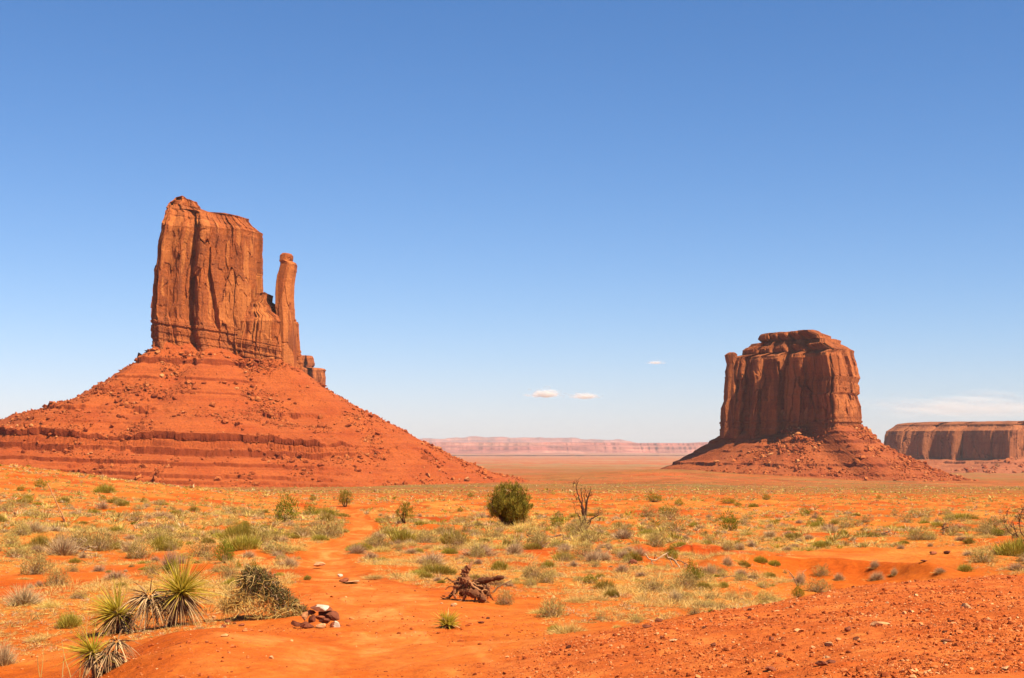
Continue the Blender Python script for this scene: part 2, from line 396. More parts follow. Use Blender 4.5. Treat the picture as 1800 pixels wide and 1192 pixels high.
# ------------------------------------------------------------------ ground height
def zr(d, row): return (d, -(row - HY) * d / F)
COLS = {
 -900: [(1, -1.75), (8, -1.95), (14, -2.15), (24, -2.3), (45, -2.75), (90, -3.1), zr(180, 828), zr(240, 816), zr(300, 815), zr(450, 822), zr(700, 845), zr(1000, 860), zr(1500, 858), zr(2400, 846), zr(5000, 825), zr(15000, 807), zr(30000, 800), zr(48000, 795), (60000, 10)],
 0: [(1, -1.7), (8, -1.9), (14, -2.1), zr(18, 1105), zr(24, 1045), zr(32, 1000), zr(45, 950), zr(60, 915), zr(90, 878), zr(130, 848), zr(180, 828), zr(240, 816), zr(300, 815), zr(450, 822), zr(700, 845), zr(1000, 860), zr(1500, 858), zr(2400, 846), zr(5000, 825), zr(15000, 807), zr(30000, 800), zr(48000, 795), (60000, 10)],
 180: [(1, -1.55), (8, -1.62), (10, -1.62), (11.5, -1.62), (14, -1.95), zr(18, 1090), zr(24, 1040), zr(32, 1000), zr(45, 955), zr(60, 922), zr(90, 888), zr(150, 855), zr(220, 842), zr(300, 842), zr(450, 848), zr(700, 858), zr(1000, 861), zr(1500, 856), zr(2400, 846), zr(5000, 825), zr(15000, 807), zr(30000, 800), zr(48000, 795), (60000, 10)],
 330: [(1, -1.45), (8, -1.42), (10, -1.40), (11.5, -1.34), (13, -1.48), (15, -1.80), zr(18, 1078), zr(24, 1037), zr(32, 1000), zr(45, 958), zr(60, 928), zr(90, 896), zr(150, 872), zr(220, 862), zr(300, 858), zr(600, 862), zr(1000, 861), zr(1500, 856), zr(2400, 846), zr(5000, 825), zr(15000, 807), zr(30000, 800), zr(48000, 795), (60000, 10)],
 600: [(1, -1.5), (8, -1.47), (10, -1.48), zr(12, 1143), zr(14, 1110), zr(17, 1077), zr(21, 1047), zr(26, 1022), zr(34, 990), zr(48, 955), zr(70, 920), zr(110, 899), zr(150, 888), zr(300, 874), zr(600, 866), zr(1000, 861), zr(1500, 852), zr(2400, 845), zr(5000, 825), zr(15000, 807), zr(30000, 800), zr(48000, 795), (60000, 10)],
 900: [(1, -1.5), (8, -1.42), (10.5, -1.42), (11.5, -1.48), zr(13, 1128), zr(17, 1087), zr(22, 1052), zr(30, 1012), zr(42, 975), zr(60, 942), zr(80, 918), zr(120, 897), zr(200, 880), zr(400, 868), zr(800, 860), zr(1300, 850), zr(2400, 840), zr(4000, 828), zr(8000, 815), zr(15000, 807), zr(30000, 800), zr(48000, 795), (60000, 10)],
 1200: [(1, -1.5), (6, -1.27), (9, -1.25), (11, -1.25), (12, -1.30), (14, -1.62), zr(18, 1075), zr(24, 1040), zr(32, 1005), zr(45, 970), zr(62, 942), zr(85, 917), zr(130, 895), zr(200, 881), zr(400, 868), zr(800, 860), zr(1500, 848), zr(2000, 834), zr(2400, 822), zr(3000, 826), zr(5000, 826), zr(15000, 807), zr(30000, 800), zr(48000, 795), (60000, 10)],
 1500: [(1, -1.5), (6, -1.08), (8, -1.1), (11, -1.16), (13.5, -1.18), (15.5, -1.5), (20, -2.35), (26, -2.72), zr(34, 1025), zr(40, 998), zr(48, 970), zr(62, 942), zr(85, 918), zr(130, 895), zr(200, 881), zr(400, 868), zr(800, 860), zr(1500, 853), zr(2400, 845), zr(3500, 838), zr(6000, 828), zr(15000, 807), zr(30000, 800), zr(48000, 795), (60000, 10)],
 1800: [(1, -1.5), (6, -1.0), (8, -1.03), (11, -1.08), (14.5, -1.19), (17, -1.6), (22, -2.3), (30, -2.75), zr(38, 997), zr(50, 962), zr(70, 932), zr(100, 908), zr(150, 888), zr(250, 876), zr(500, 866), zr(1000, 858), zr(2000, 848), zr(3000, 841), zr(4500, 833), zr(8000, 822), zr(15000, 807), zr(30000, 800), zr(48000, 795), (60000, 10)],
}
COLS[2800] = COLS[1800]
_pc = np.array(sorted(COLS)); _ld = np.linspace(0, math.log(60000), 700)
_T = []
for p in _pc:
    c = np.array(COLS[p]); z = np.interp(_ld, np.log(c[:, 0]), c[:, 1])
    kk = np.exp(-0.5 * (np.arange(-7, 8) / 2.6) ** 2); kk /= kk.sum()
    zp = np.pad(z, 7, 'edge'); z = np.convolve(zp, kk, 'valid'); _T.append(z)
_T = np.array(_T)
_pg = np.arange(-900, 2801, 10.0); _T = np.stack([np.interp(_pg, _pc, _T[:, i_]) for i_ in range(700)], 1)
_kp = np.exp(-0.5 * (np.arange(-16, 17) / 6.5) ** 2); _kp /= _kp.sum()
_T = np.apply_along_axis(lambda v_: np.convolve(np.pad(v_, 16, 'edge'), _kp, 'valid'), 0, _T); _pc = _pg

TRAIL_PX = [(720, 1230), (700, 1180), (660, 1120), (650, 1070), (640, 1040), (610, 1018), (592, 1000), (578, 985), (572, 970), (596, 957), (625, 945), (640, 930), (640, 915), (628, 903), (612, 895), (603, 889)]

def base_z(x, y):
    x = np.asarray(x, float); y = np.asarray(y, float)
    d = np.clip(np.hypot(x, y), 1.0, 60000)
    ang = np.arctan2(x, y); ang = np.clip(ang, -1.0, 1.0)
    px = np.clip(HX + F * np.tan(np.clip(ang, -0.7, 0.7)), -900, 2800)
    dy = np.clip(d * np.cos(np.clip(ang, -0.7, 0.7)), 1, 60000)
    li = np.clip(np.log(dy) / math.log(60000) * 699, 0, 698.999); i0 = li.astype(int); f = li - i0
    j = np.clip(np.searchsorted(_pc, px, side='right') - 1, 0, len(_pc) - 2)
    t = (px - _pc[j]) / (_pc[j + 1] - _pc[j]); 
    za = _T[j, i0] * (1 - f) + _T[j, i0 + 1] * f; zb = _T[j + 1, i0] * (1 - f) + _T[j + 1, i0 + 1] * f
    return za * (1 - t) + zb * t

def gravel_mask(x, y):
    d = np.hypot(x, y); px = HX + F * x / np.maximum(y, 0.5)
    edge = np.interp(px, [700, 900, 1200, 1500, 1800], [7.5, 11.0, 12.6, 15.0, 17.0])
    n = fbm(x * 0.7, y * 0.7, o=3, seed=70) * 1.2
    side = sstep(px, 640, 1000) * (y > 0)
    return side * (1 - sstep(d + n, edge - 1.2, edge + 0.6))

SAND = [((1490, 1003), 2.1, 3.6, 0.35), ((1730, 975), 1.6, 2.0, 0.15)]
def ground_z(x, y):
    x = np.asarray(x, float); y = np.asarray(y, float); d = np.hypot(x, y)
    z = base_z(x, y)
    calm = 1 - 0.85 * gravel_mask(x, y)
    a1 = np.interp(d, [0, 10, 25, 60, 200, 600, 1500, 5000], [0.02, 0.03, 0.12, 0.26, 0.45, 0.8, 1.5, 4])
    z = z + calm * a1 * fbm(x * 0.23, y * 0.16, o=3, seed=1) * sstep(d, 9, 22) * (1 - sstep(d, 300, 900))
    z = z + calm * a1 * 0.45 * np.maximum(fbm(x * 0.75, y * 0.6, o=3, seed=2), -0.1) * (1 - sstep(d, 160, 400))
    z = z + a1 * fbm(x * 0.012, y * 0.010, o=4, seed=3) * sstep(d, 250, 900) * 1.6
    z = z + 0.018 * fbm(x * 3.1, y * 3.1, o=3, seed=4) * (1 - sstep(d, 30, 70)) + 0.02 * fbm(x * 1.1, y * 1.1, o=3, seed=6) * (1 - sstep(d, 30, 70))
    nr_ = 1 - sstep(d, 14, 26)
    z = z + nr_ * (0.007 * fbm(x * 9, y * 9, o=3, seed=90) + 0.010 * np.minimum(voro(x * 2.6 + fbm(x, y, o=1), y * 2.1, 91)[0] - 0.35, 0))
    # small washes
    wv = np.abs(fbm(x * 0.035, y * 0.03, o=3, seed=9))
    z = z - (1 - sstep(wv, 0.0, 0.035)) * 0.35 * sstep(d, 40, 70) * (1 - sstep(d, 250, 500))
    # low cut bank and sand hollow
    bx, by = 5.2, 47.0
    inb = np.exp(-((x - bx) / 2.3) ** 2) * np.clip(0.7 + 0.9 * fbm(x * 1.3, x * 0, seed=19, o=3), 0.1, 1.3)
    line = by + 0.5 * np.sin(x * 0.9) + 0.9 * fbm(x * 1.6, x * 0, seed=12, o=5)
    z = z - 0.30 * inb * sstep(line - y, 0.0, 0.5) * np.exp(-np.maximum(line - y, 0) / 5.0) + 0.22 * inb * sstep(y - line, -0.25, 0.3) * np.exp(-np.maximum(y - line, 0) / 4)
    u = (x - 7.9) / 2.3; v_ = (y - 36.5) / 4.2; q = u * u + v_ * v_ + 0.25 * fbm(x, y, o=2, seed=13)
    z = z - 0.42 * np.exp(-q * 0.9) + 0.30 * np.exp(-((q - 1.5) / 0.5) ** 2) * sstep(y, 36, 39)
    # hollow mound in front of the small yucca and the cairn
    z = z + 0.05 * np.exp(-(((x + 0.62) / 0.9) ** 2 + ((y - 14.6) / 1.0) ** 2))
    return z

def hit(px, row, dmin=6.5):
    """first point of the ground that stands at this direction"""
    d = np.exp(np.linspace(math.log(dmin), math.log(3000), 6000))
    x = (px - HX) / F * d; z = ground_z(x, d)
    rr = HY - F * z / d
    i = np.argmax(rr <= row)
    if rr[i] > row: i = len(d) - 1
    return np.array([x[i], d[i], z[i]])

# ------------------------------------------------------------------ ground sheet and trail
TR = np.array([hit(p, min(r, 1188))[:2] if r < 1190 else hit(p, 1188)[:2] * 0.6 for p, r in TRAIL_PX])
TRW = np.interp(np.arange(len(TR)), [0, 2, 4, 5, 7, 15], [1.5, 1.3, 0.9, 0.62, 0.5, 0.55])
def trail_mask(x, y):
    best = np.full(np.shape(x), 1e9)
    for i in range(len(TR) - 1):
        a, b = TR[i], TR[i + 1]; ab = b - a; L2 = (ab ** 2).sum()
        t = np.clip(((x - a[0]) * ab[0] + (y - a[1]) * ab[1]) / L2, 0, 1)
        dd = np.hypot(x - a[0] - t * ab[0], y - a[1] - t * ab[1]) / (TRW[i] * (1 - t) + TRW[i + 1] * t)
        best = np.minimum(best, dd)
    return best

def build_ground():
    th = np.concatenate([np.radians(np.linspace(-180, -42, 30)), np.radians(np.linspace(-40, -21, 60)), np.radians(np.linspace(-20.6, 20.6, 760)), np.radians(np.linspace(21, 40, 60)), np.radians(np.linspace(42, 178, 30))])
    rr = np.concatenate([[0.5, 1.5, 3, 4.5, 5.5], np.exp(np.linspace(math.log(6.2), math.log(70), 620)), np.exp(np.linspace(math.log(70.7), math.log(3000), 260)), np.exp(np.linspace(math.log(3100), math.log(60000), 70))])
    T_, R_ = np.meshgrid(th, rr); x = R_ * np.sin(T_); y = R_ * np.cos(T_)
    z = ground_z(x, y)
    tm = trail_mask(x, y) + 0.35 * fbm(x * 1.3, y * 1.3, o=3, seed=21)
    near = (np.hypot(x, y) < 200)
    tr = (1 - sstep(tm, 0.55, 1.25)) * near
    z = z - 0.05 * tr * sstep(np.hypot(x, y), 22, 30)
    gv = gravel_mask(x, y)
    sc = np.clip(np.exp(-((x - 5.2) / 3.2) ** 2) * np.exp(-((y - 46.6) / 0.8) ** 2), 0, 1)
    sc = np.maximum(sc, 0.55 * (fbm(x * 0.25, y * 0.12, o=3, seed=30) > 0.28) * sstep(np.hypot(x, y), 60, 110) * (1 - sstep(np.hypot(x, y), 300, 700)))
    d = np.hypot(x, y)
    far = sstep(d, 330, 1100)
    sb = sstep(d, 160, 500) * (1 - sstep(d, 5000, 9000)) * np.clip(0.7 + 0.9 * fbm(x * 0.004, y * 0.002, o=3, seed=40), 0, 1)
    gm = np.clip(0.42 + 1.3 * fbm(x / 2.5, y / 4, o=3, seed=44), 0, 1) * sstep(d, 15, 24) * (1 - sstep(d, 150, 400)) * (1 - gv) * (tm > 1.2)
    gm = gm * (1 - np.exp(-(((x - 8.5) / 3.5) ** 2 + ((y - 37) / 8) ** 2)))
    n, m = len(rr), len(th)
    Fa = grid_faces(n, m, True)
    # ring centre
    V = np.stack([x, y, z], -1).reshape(-1, 3)
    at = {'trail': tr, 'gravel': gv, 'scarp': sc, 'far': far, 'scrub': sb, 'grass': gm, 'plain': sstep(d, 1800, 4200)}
    ctr = V[Fa].mean(1)
    tmc = trail_mask(ctr[:, 0], ctr[:, 1]) + 0.35 * fbm(ctr[:, 0] * 1.3, ctr[:, 1] * 1.3, o=3, seed=21)
    isT = (tmc < 0.85) & (np.hypot(ctr[:, 0], ctr[:, 1]) < 170) & (ctr[:, 1] > 7)
    def sub(faces, nm, extra=None):
        u, inv = np.unique(faces, return_inverse=True)
        Fs = [inv.reshape(faces.shape)]
        me = mesh_from(nm, V[u], Fs, [M['ground']], True, {k_: v_.reshape(-1)[u] for k_, v_ in at.items()})
        return tag(link(nm, me), kind='structure')
    Fg = Fa[~isT]
    sub(Fg[:, ::-1], 'ground'); sub(Fa[isT][:, ::-1], 'path')
build_ground()

# ------------------------------------------------------------------ buttes
def cumsum_len(P):
    d = np.hypot(*(np.roll(P, -1, 0) - P).T); return np.concatenate([[0], np.cumsum(d)[:-1]]), d.sum()

def facets(s, L, wmin, wmax, amp, seed, wob=0):
    r = np.random.default_rng(seed); b = [0.0]
    while b[-1] < L: b.append(b[-1] + r.uniform(wmin, wmax))
    b = np.array(b); i = np.clip(np.searchsorted(b, np.mod(s, L), side='right') - 1, 0, len(b) - 2)
    off = r.normal(size=len(b)) * amp; tilt = r.normal(size=len(b)) * amp * 0.7; cr = np.maximum(r.normal(size=len(b)), 0) * amp * 1.2
    loc = np.mod(s, L) - b[i]; wd = b[i + 1] - b[i]; t = loc / wd
    return off[i] + tilt[i] * (t * 2 - 1) - cr[i] * np.exp(-(loc / (0.05 * wd + 0.6)) ** 2)

def cliff_mesh(name, mat, D, Dl, Dr, prof, foot, depth=None, nu=760, nz=220, S=1.0, seed=0, bedrow=None, caprow=None, base_dip=0.0, amp=1.0, bottom=None, PL=1.0):
    """prof: (row, px_left, px_right) from the top down; foot: plan loop (a 0..1 across, b metres of depth)"""
    prof = np.array(prof, float)
    fp = np.array(foot, float)
    # resample plan
    dense = []
    seg = np.hypot((np.roll(fp[:, 0], -1) - fp[:, 0]) * (prof[-1, 2] - prof[-1, 1]) * D / F, np.roll(fp[:, 1], -1) - fp[:, 1])
    cum = np.concatenate([[0], np.cumsum(seg)]); t = np.linspace(0, cum[-1], nu, endpoint=False)
    fa = np.interp(t, cum, np.append(fp[:, 0], fp[0, 0])); fb = np.interp(t, cum, np.append(fp[:, 1], fp[0, 1]))
    kk = np.exp(-0.5 * (np.arange(-9, 10) / (2.2 * nu / 760)) ** 2); kk /= kk.sum()
    fa = np.convolve(np.concatenate([fa[-9:], fa, fa[:9]]), kk, 'valid'); fb = np.convolve(np.concatenate([fb[-9:], fb, fb[:9]]), kk, 'valid')
    fa = (fa - fa.min()) / (fa.max() - fa.min())
    rows = np.interp(np.linspace(0, 1, nz), np.linspace(0, 1, len(prof)) if False else (prof[:, 0] - prof[0, 0]) / (prof[-1, 0] - prof[0, 0]), prof[:, 0])
    xl = (np.interp(rows, prof[:, 0], prof[:, 1]) - HX) / F * Dl; xr = (np.interp(rows, prof[:, 0], prof[:, 2]) - HX) / F * Dr
    z = (HY - rows) / F * D
    if depth is None: dsc = np.clip((xr - xl) / (xr[-1] - xl[-1]), 0.15, 1)
    else: dsc = np.interp(rows, *np.array(depth, float).T)
    X = xl[:, None] + fa[None] * (xr - xl)[:, None]
    yc = fb.mean(); Y = D + yc + (fb[None] - yc) * dsc[:, None]
    Z = np.repeat(z[:, None], nu, 1)
    Pb = np.stack([X[-1], Y[-1]], -1); Tn = np.roll(Pb, -1, 0) - np.roll(Pb, 1, 0)
    Nn = np.stack([Tn[:, 1], -Tn[:, 0]], -1)
    # outward check
    cen = Pb.mean(0)
    if ((Pb - cen) * Nn).sum() < 0: Nn = -Nn
    Nn = norm(Nn)
    s, L = cumsum_len(Pb); Sg = np.repeat(s[None], nz, 0)
    sw = Sg + S * (1.3 * fbm(Z / (70 * S), Sg / (50 * S), o=2, seed=seed))
    disp = facets(sw, L, 18 * S, 60 * S, 1.2 * S, seed + 1)
    disp += facets(sw + S * 1.5 * fbm(Z / (25 * S), Sg / 30, seed=seed + 5, o=2), L, 6 * S, 18 * S, 0.3 * S, seed + 2)
    f1, f2, idv, ox, oy = voro(sw / (12 * S * PL), Z / (40 * S * PL * 1.2) + 0.25 * fbm(sw / 9, Z / 40, o=2, seed=seed + 3), seed + 7, True)
    disp += ox * 12 * S * PL * 0.42 * (np.mod(idv * 37.0, 1) - 0.42) + oy * 40 * S * PL * 0.07 * (np.mod(idv * 91.0, 1) - 0.5)
    disp += (idv - 0.5) * 3.4 * S - 3.2 * S * (1 - sstep(f2 - f1, 0.0, 0.05 / PL)) * (idv > 0.55)
    patch = sstep(idv, 0.62, 0.80) * sstep(f2 - f1, 0.02, 0.10) * 0.8
    g1, g2, idg = voro(sw / (6 * S) + 7, Z / (22 * S) + 0.5 * fbm(sw / 14, Z / 30, o=3, seed=seed + 63), seed + 61)
    patch = np.maximum(patch, sstep(idg, 0.80, 0.86) * sstep(g2 - g1, 0.02, 0.12))
    f1, f2, idv, ox, oy = voro(sw / (4.5 * S), Z / (13 * S), seed + 17, True)
    disp += (idv - 0.5) * 1.3 * S * (1 + np.sign(idv - .75) * .3) + ox * 4.5 * S * 0.35 * (np.mod(idv * 53.0, 1) - 0.5)
    disp += 0.35 * S * fbm(sw / (12 * S), Z / (30 * S), o=4, seed=seed + 9) + 0.35 * S * fbm(sw / (3 * S), Z / (5 * S), o=3, seed=seed + 10)
    zt, zb = z[0], z[-1]
    dipZ = Z + base_dip * (X - X.mean())
    if bedrow is not None:
        zbed = (HY - bedrow) / F * D
        wbed = 1 - sstep(dipZ, zbed - 3 * S, zbed + 3 * S)
        q, _, iv = voro(dipZ / (2.6 * S), dipZ * 0 + 0.5, seed + 20)
        disp = disp * (1 - 0.35 * wbed) + wbed * ((iv - 0.5) * 1.8 * S + 1.3 * S + 0.9 * S * (voro(sw / (3.2 * S), Z / (7 * S), seed + 23)[2] - 0.5))
    if caprow is not None:
        zc = (HY - caprow) / F * D
        wc = sstep(dipZ, zc - 2 * S, zc + 3 * S)
        iv = voro(dipZ / (3.4 * S) + 0.1 * fbm(sw / 10, Z / 10, seed=2), dipZ * 0 + 0.5, seed + 30)[2]
        disp = disp * (1 - 0.45 * wc) + wc * ((iv - 0.5) * 2.6 * S + 0.2 * S * fbm(sw / (5 * S), Z / (2.5 * S), o=3, seed=seed + 31) + 1.6 * S * (voro(sw / (5 * S), Z / (30 * S), seed + 33)[2] - 0.5))
    disp *= amp
    fade = np.clip(dsc * 1.3, 0.3, 1)[:, None]
    X = X + Nn[None, :, 0] * disp * fade; Y = Y + Nn[None, :, 1] * disp * fade
    # hold the overall outline to the intended width
    lo, hi = X.min(1), X.max(1); ks = np.exp(-0.5 * (np.arange(-12, 13) / 5.0) ** 2); ks /= ks.sum()
    lo = np.convolve(np.pad(lo, 12, 'edge'), ks, 'valid'); hi = np.convolve(np.pad(hi, 12, 'edge'), ks, 'valid')
    X = xl[:, None] + (X - lo[:, None]) * ((xr - xl) / (hi - lo))[:, None]
    # cap rings
    rings = []
    cx, cy = X[0].mean(), Y[0].mean()
    for q, dz in ((0.85, 0.6), (0.6, 1.0), (0.3, 1.2), (0.02, 1.0)):
        xx = cx + (X[0] - cx) * q; yy = cy + (Y[0] - cy) * q
        rings.append(np.stack([xx, yy, Z[0] + dz * S + 0.9 * S * fbm(xx / (6 * S), yy / (6 * S), seed=seed + 40)], -1))
    G = np.concatenate([np.array(rings)[::-1], np.stack([X, Y, Z], -1)], 0)
    if bottom is not None:
        e = G[-1:].copy(); e[..., 2] = bottom; G = np.concatenate([G, e], 0)
    n = len(G); pt_ = np.zeros((n, nu)); pt_[4:4 + nz] = patch * (1 - (wbed if bedrow is not None else 0) * 0.6) * (1 - (wc if caprow is not None else 0) * 0.7)
    return mesh_from(name, G.reshape(-1, 3), [grid_faces(n, nu, True)], [mat], False, {'patch': pt_.reshape(-1)}), G[-1, :, :2]

def talus_mesh(name, mat, cx, cy, rx, ry, profs, ledges, S=1.0, seed=0, nt_=1000, nr=330, gully=1.0, dip=0.0, rang=None, sharp=0.8, loops=None, rightfree=False):
    """profs: {angle_deg: [(rho, z)...]} same length; angle 0 = +X, 270 = towards camera"""
    th = np.radians(rang[0] + (rang[1] - rang[0]) * np.linspace(0, 1, nt_)) if rang else np.linspace(0, 2 * np.pi, nt_, endpoint=False)
    keys = sorted(profs); K = len(profs[keys[0]])
    kd = np.radians(np.array(keys + [keys[0] + 360], float)); A = np.array([profs[k_] for k_ in keys] + [profs[keys[0]]], float)
    thm = np.mod(th - kd[0], 2 * np.pi) + kd[0]
    j = np.clip(np.searchsorted(kd, thm, side='right') - 1, 0, len(kd) - 2); t = (thm - kd[j]) / (kd[j + 1] - kd[j]); t = (1 - np.cos(np.pi * t)) / 2
    PR = A[j] * (1 - t)[:, None, None] + A[j + 1] * t[:, None, None]      # (nt,K,2)
    u = np.linspace(0, 1, nr)
    tk = np.linspace(0, 1, K)
    rho = np.array([np.interp(u, tk, PR[i, :, 0]) for i in range(nt_)]); z0 = np.array([np.interp(u, tk, PR[i, :, 1]) for i in range(nt_)])
    R0 = rx * ry / np.sqrt((ry * np.cos(th)) ** 2 + (rx * np.sin(th)) ** 2)
    if loops is not None:                                     # follow the plan of the cliff foot
        R0 = np.zeros_like(th)
        for lp in loops:
            la = np.mod(np.arctan2(lp[:, 1] - cy, lp[:, 0] - cx), 2 * np.pi); lr = np.hypot(lp[:, 0] - cx, lp[:, 1] - cy); od = np.argsort(la)
            R0 = np.maximum(R0, np.interp(np.mod(th, 2 * np.pi), la[od], lr[od], period=2 * np.pi))
        kw = max(3, nt_ // 150); ke = np.exp(-0.5 * (np.arange(-3 * kw, 3 * kw + 1) / kw) ** 2); ke /= ke.sum()
        R0 = np.convolve(np.concatenate([R0[-3 * kw:], R0, R0[:3 * kw]]), ke, 'valid') - 2.0 * S
    inner = np.linspace(0.80, 1, 8)[:-1]
    Rr = R0[:, None] + rho
    X = cx + Rr * np.cos(th)[:, None]; Y = cy + Rr * np.sin(th)[:, None]
    arc = th[:, None] * (R0[:, None] + 0.6 * rho.max() * 0.5)
    span = rho / np.maximum(rho[:, -1:], 1)
    gl = fbm(arc / (16 * S), span * 1.2, o=4, seed=seed)
    sn_ = np.sin(np.pi * np.clip(span, 0, 1)) ** 0.7
    z = z0 + gully * S * sn_ * (0.5 * gl + 2.6 * fbm(X / (42 * S), Y / (42 * S), o=4, seed=seed + 31) + 1.0 * fbm(X / (13 * S), Y / (13 * S), o=4, seed=seed + 33))
    z = z + S * 0.9 * fbm(X / (7 * S), Y / (7 * S), o=4, seed=seed + 2)
    zz = z + dip * (X - cx)
    jag = S * (2.0 * (voro(arc / (9 * S) + fbm(arc / (30 * S), 0, o=2, seed=3), span * 4, seed + 4)[2] - 0.5) + 2.0 * fbm(arc / (20 * S), span, o=2, seed=seed + 5))
    add = 0; und = 0
    for (Zk, H, W, cover) in ledges:
        pres = sstep(fbm(arc / (38 * S), span * 0 + Zk * 0.37, o=3, seed=seed + 6) + cover + 0.12, -0.12, 0.12)
        Hv = H * np.clip(1.05 + 1.0 * fbm(arc / (26 * S), span * 0 + Zk, o=3, seed=seed + 8), 0.3, 1.5)
        if rightfree: Hv = Hv * (1 - 0.8 * sstep(np.cos(th)[:, None], 0.45, 0.8))
        ns_ = 3 if H > 8 else 2 if H > 3.5 else 1
        for q_ in range(ns_):
            jq = jag * (0.8 if q_ == 0 else 1.0) + (H > 8) * S * (5.5 * np.maximum(voro(arc / (7 * S) + 0.8 * fbm(arc / (22 * S), 0, o=2, seed=9), span * 0 + 0.5, seed + 21)[2] - 0.62, 0) + 1.5 * fbm(arc / (60 * S), span * 0, o=2, seed=seed + 41)) + S * 0.9 * fbm(arc / (3.5 * S), span * 0 + q_ * 3.3 + Zk, o=3, seed=seed + 11 + q_)
            s_ = (zz + 0.55 * jq - (Zk + (q_ - (ns_ - 1) / 2) * H * 0.16)) / W
            add = add + pres * Hv / ns_ * (sstep(s_, -0.5 * sharp / W, 0.5 * sharp / W) - np.clip(s_ + 0.5, 0, 1))
        und = und + pres * Hv * 0.22 * np.exp(-((s_ * W + 1.3 * S) / (0.9 * S)) ** 2)
    z = z + add; X = X - und * np.cos(th)[:, None]; Y = Y - und * np.sin(th)[:, None]
    iv = voro(zz / (1.9 * S) , zz * 0 + 0.5, seed + 9)[2]
    G = np.stack([X, Y, z], -1)
    # inner skirt under the cliff
    q = inner[None, :]
    IX = cx + (R0[:, None] * q) * np.cos(th)[:, None]; IY = cy + R0[:, None] * q * np.sin(th)[:, None]
    IZ = z[:, :1] + (R0[:, None] * (1 - q)) * 0.35
    G = np.concatenate([np.stack([IX, IY, IZ], -1), G], 1)
    dz = np.abs(np.gradient(G[..., 2], axis=1)); dr = np.hypot(np.gradient(G[..., 0], axis=1), np.gradient(G[..., 1], axis=1)) + 1e-6
    steep = sstep(dz / dr, 1.0, 2.2)
    m_ = G.shape[1]
    Fa = grid_faces(nt_, m_)
    if not rang:
        jx = np.arange(m_ - 1); a = (nt_ - 1) * m_ + jx; Fa = np.concatenate([Fa, np.stack([a, a + 1, jx + 1, jx], -1)[:, ::-1]])
        Fa[-(m_ - 1):] = Fa[-(m_ - 1):]
    me = mesh_from(name, G.reshape(-1, 3), [Fa[:, ::-1]], [mat], False, {'steep': steep.reshape(-1)})
    return me, G[:, 8:]

def scree(G, n, smin, smax, mat, seed, name='scree', pw=2.2, front=None, clump=0.3):
    r = np.random.default_rng(seed); g = Geo()
    nt_, m_ = G.shape[:2]
    k = int(n * 4)
    i = r.integers(0, nt_, k); j = (r.random(k) ** 0.8 * (m_ - 10)).astype(int)
    P = G[i, j]
    keep = fbm(P[:, 0] / 26, P[:, 1] / 26, P[:, 2] / 26, o=3, seed=seed) + r.normal(size=k) * 0.25 > clump
    if front is not None: keep &= P[:, 1] < front
    P = P[keep][:n]
    s = smin * (1 - r.random(len(P)) * (1 - (smin / smax) ** pw)) ** (-1 / pw)
    rocks(g, P + r.normal(size=P.shape) * [0.8, 0.8, 0], s, 0.75, rg=r)
    return g.mesh(name, [mat])

# --- the left butte with its thin spire (nearest)
D1 = 1600.0
bt = empty('butte', (-300, 1600, -40))
tag(bt, 'tall red sandstone butte on the left with a thin upright spire at its right end', 'butte')
def local(o, par):                                            # parts were built in world space
    o.parent = par; o.matrix_parent_inverse = Matrix.Translation(par.location).inverted(); return o
foot_body = [(0.0, 24), (0.015, -8), (0.06, -42), (0.13, -46), (0.17, -34), (0.3, -36), (0.42, -24), (0.5, -30), (0.62, -22), (0.72, -10), (0.9, -8), (0.985, 6), (1.0, 30), (0.92, 52), (0.5, 55), (0.1, 50)]
prof_body = [(347, 312, 330), (350, 303, 341), (356, 299, 347), (362, 293, 352), (366, 292, 362), (372, 290, 375), (375, 289, 408), (379, 287, 426), (385, 285, 434), (392, 283, 441), (399, 280, 450), (405, 279, 456), (414, 277, 458), (430, 273, 457), (460, 269, 457), (480, 266, 457), (520, 264, 457), (560, 262, 457), (600, 264, 462), (640, 268, 470), (665, 268, 480)]
me, lpA = cliff_mesh('cliff', M['mitten'], D1 - 20, 1556, 1592, prof_body, foot_body, seed=8, bedrow=570, caprow=392, nu=820, nz=330, base_dip=0.12, PL=1.7,
                   depth=[(347, .35), (365, .6), (375, .8), (392, .92), (405, 1.0), (665, 1.05)])
local(link('cliff', me), bt)
foot_sh = [(0.0, 20), (0.05, -10), (0.3, -20), (0.55, -18), (0.75, -18), (0.9, -8), (1.0, 8), (0.97, 34), (0.5, 44), (0.1, 40)]
prof_sh = [(514, 455, 470), (517, 452, 476), (528, 445, 477), (533, 430, 483), (540, 425, 492), (548, 420, 497), (558, 415, 515), (566, 410, 520), (590, 405, 521), (610, 402, 523), (625, 400, 525), (640, 398, 528), (665, 398, 530)]
me, lpB = cliff_mesh('shoulder', M['mitten'], D1 - 18, 1596, 1592, prof_sh, foot_sh, seed=23, bedrow=598, nu=460, nz=170, base_dip=0.2, amp=0.85,
                   depth=[(514, .35), (540, .6), (566, .95), (665, 1.05)])
local(link('shoulder', me), bt)
foot_sp = [(0.0, 4), (0.05, -12), (0.5, -15), (0.96, -10), (1.0, 3), (0.96, 13), (0.5, 16), (0.04, 13)]
prof_sp = [(448, 497, 516), (450, 495.5, 517), (456, 495.5, 517), (460, 495, 516.5), (462, 496, 521), (466, 496, 523), (476, 494, 523), (486, 491, 521), (500, 489, 519), (520, 488, 518), (540, 487, 518), (555, 489, 518), (575, 489, 520), (610, 488, 523), (650, 486, 525)]
me, _ = cliff_mesh('spire', M['mitten'], D1 - 16, 1594, 1594, prof_sp, foot_sp, seed=33, nu=220, nz=220, amp=0.24,
                   depth=[(448, .7), (462, .85), (486, .9), (610, 1.25), (650, 1.3)])
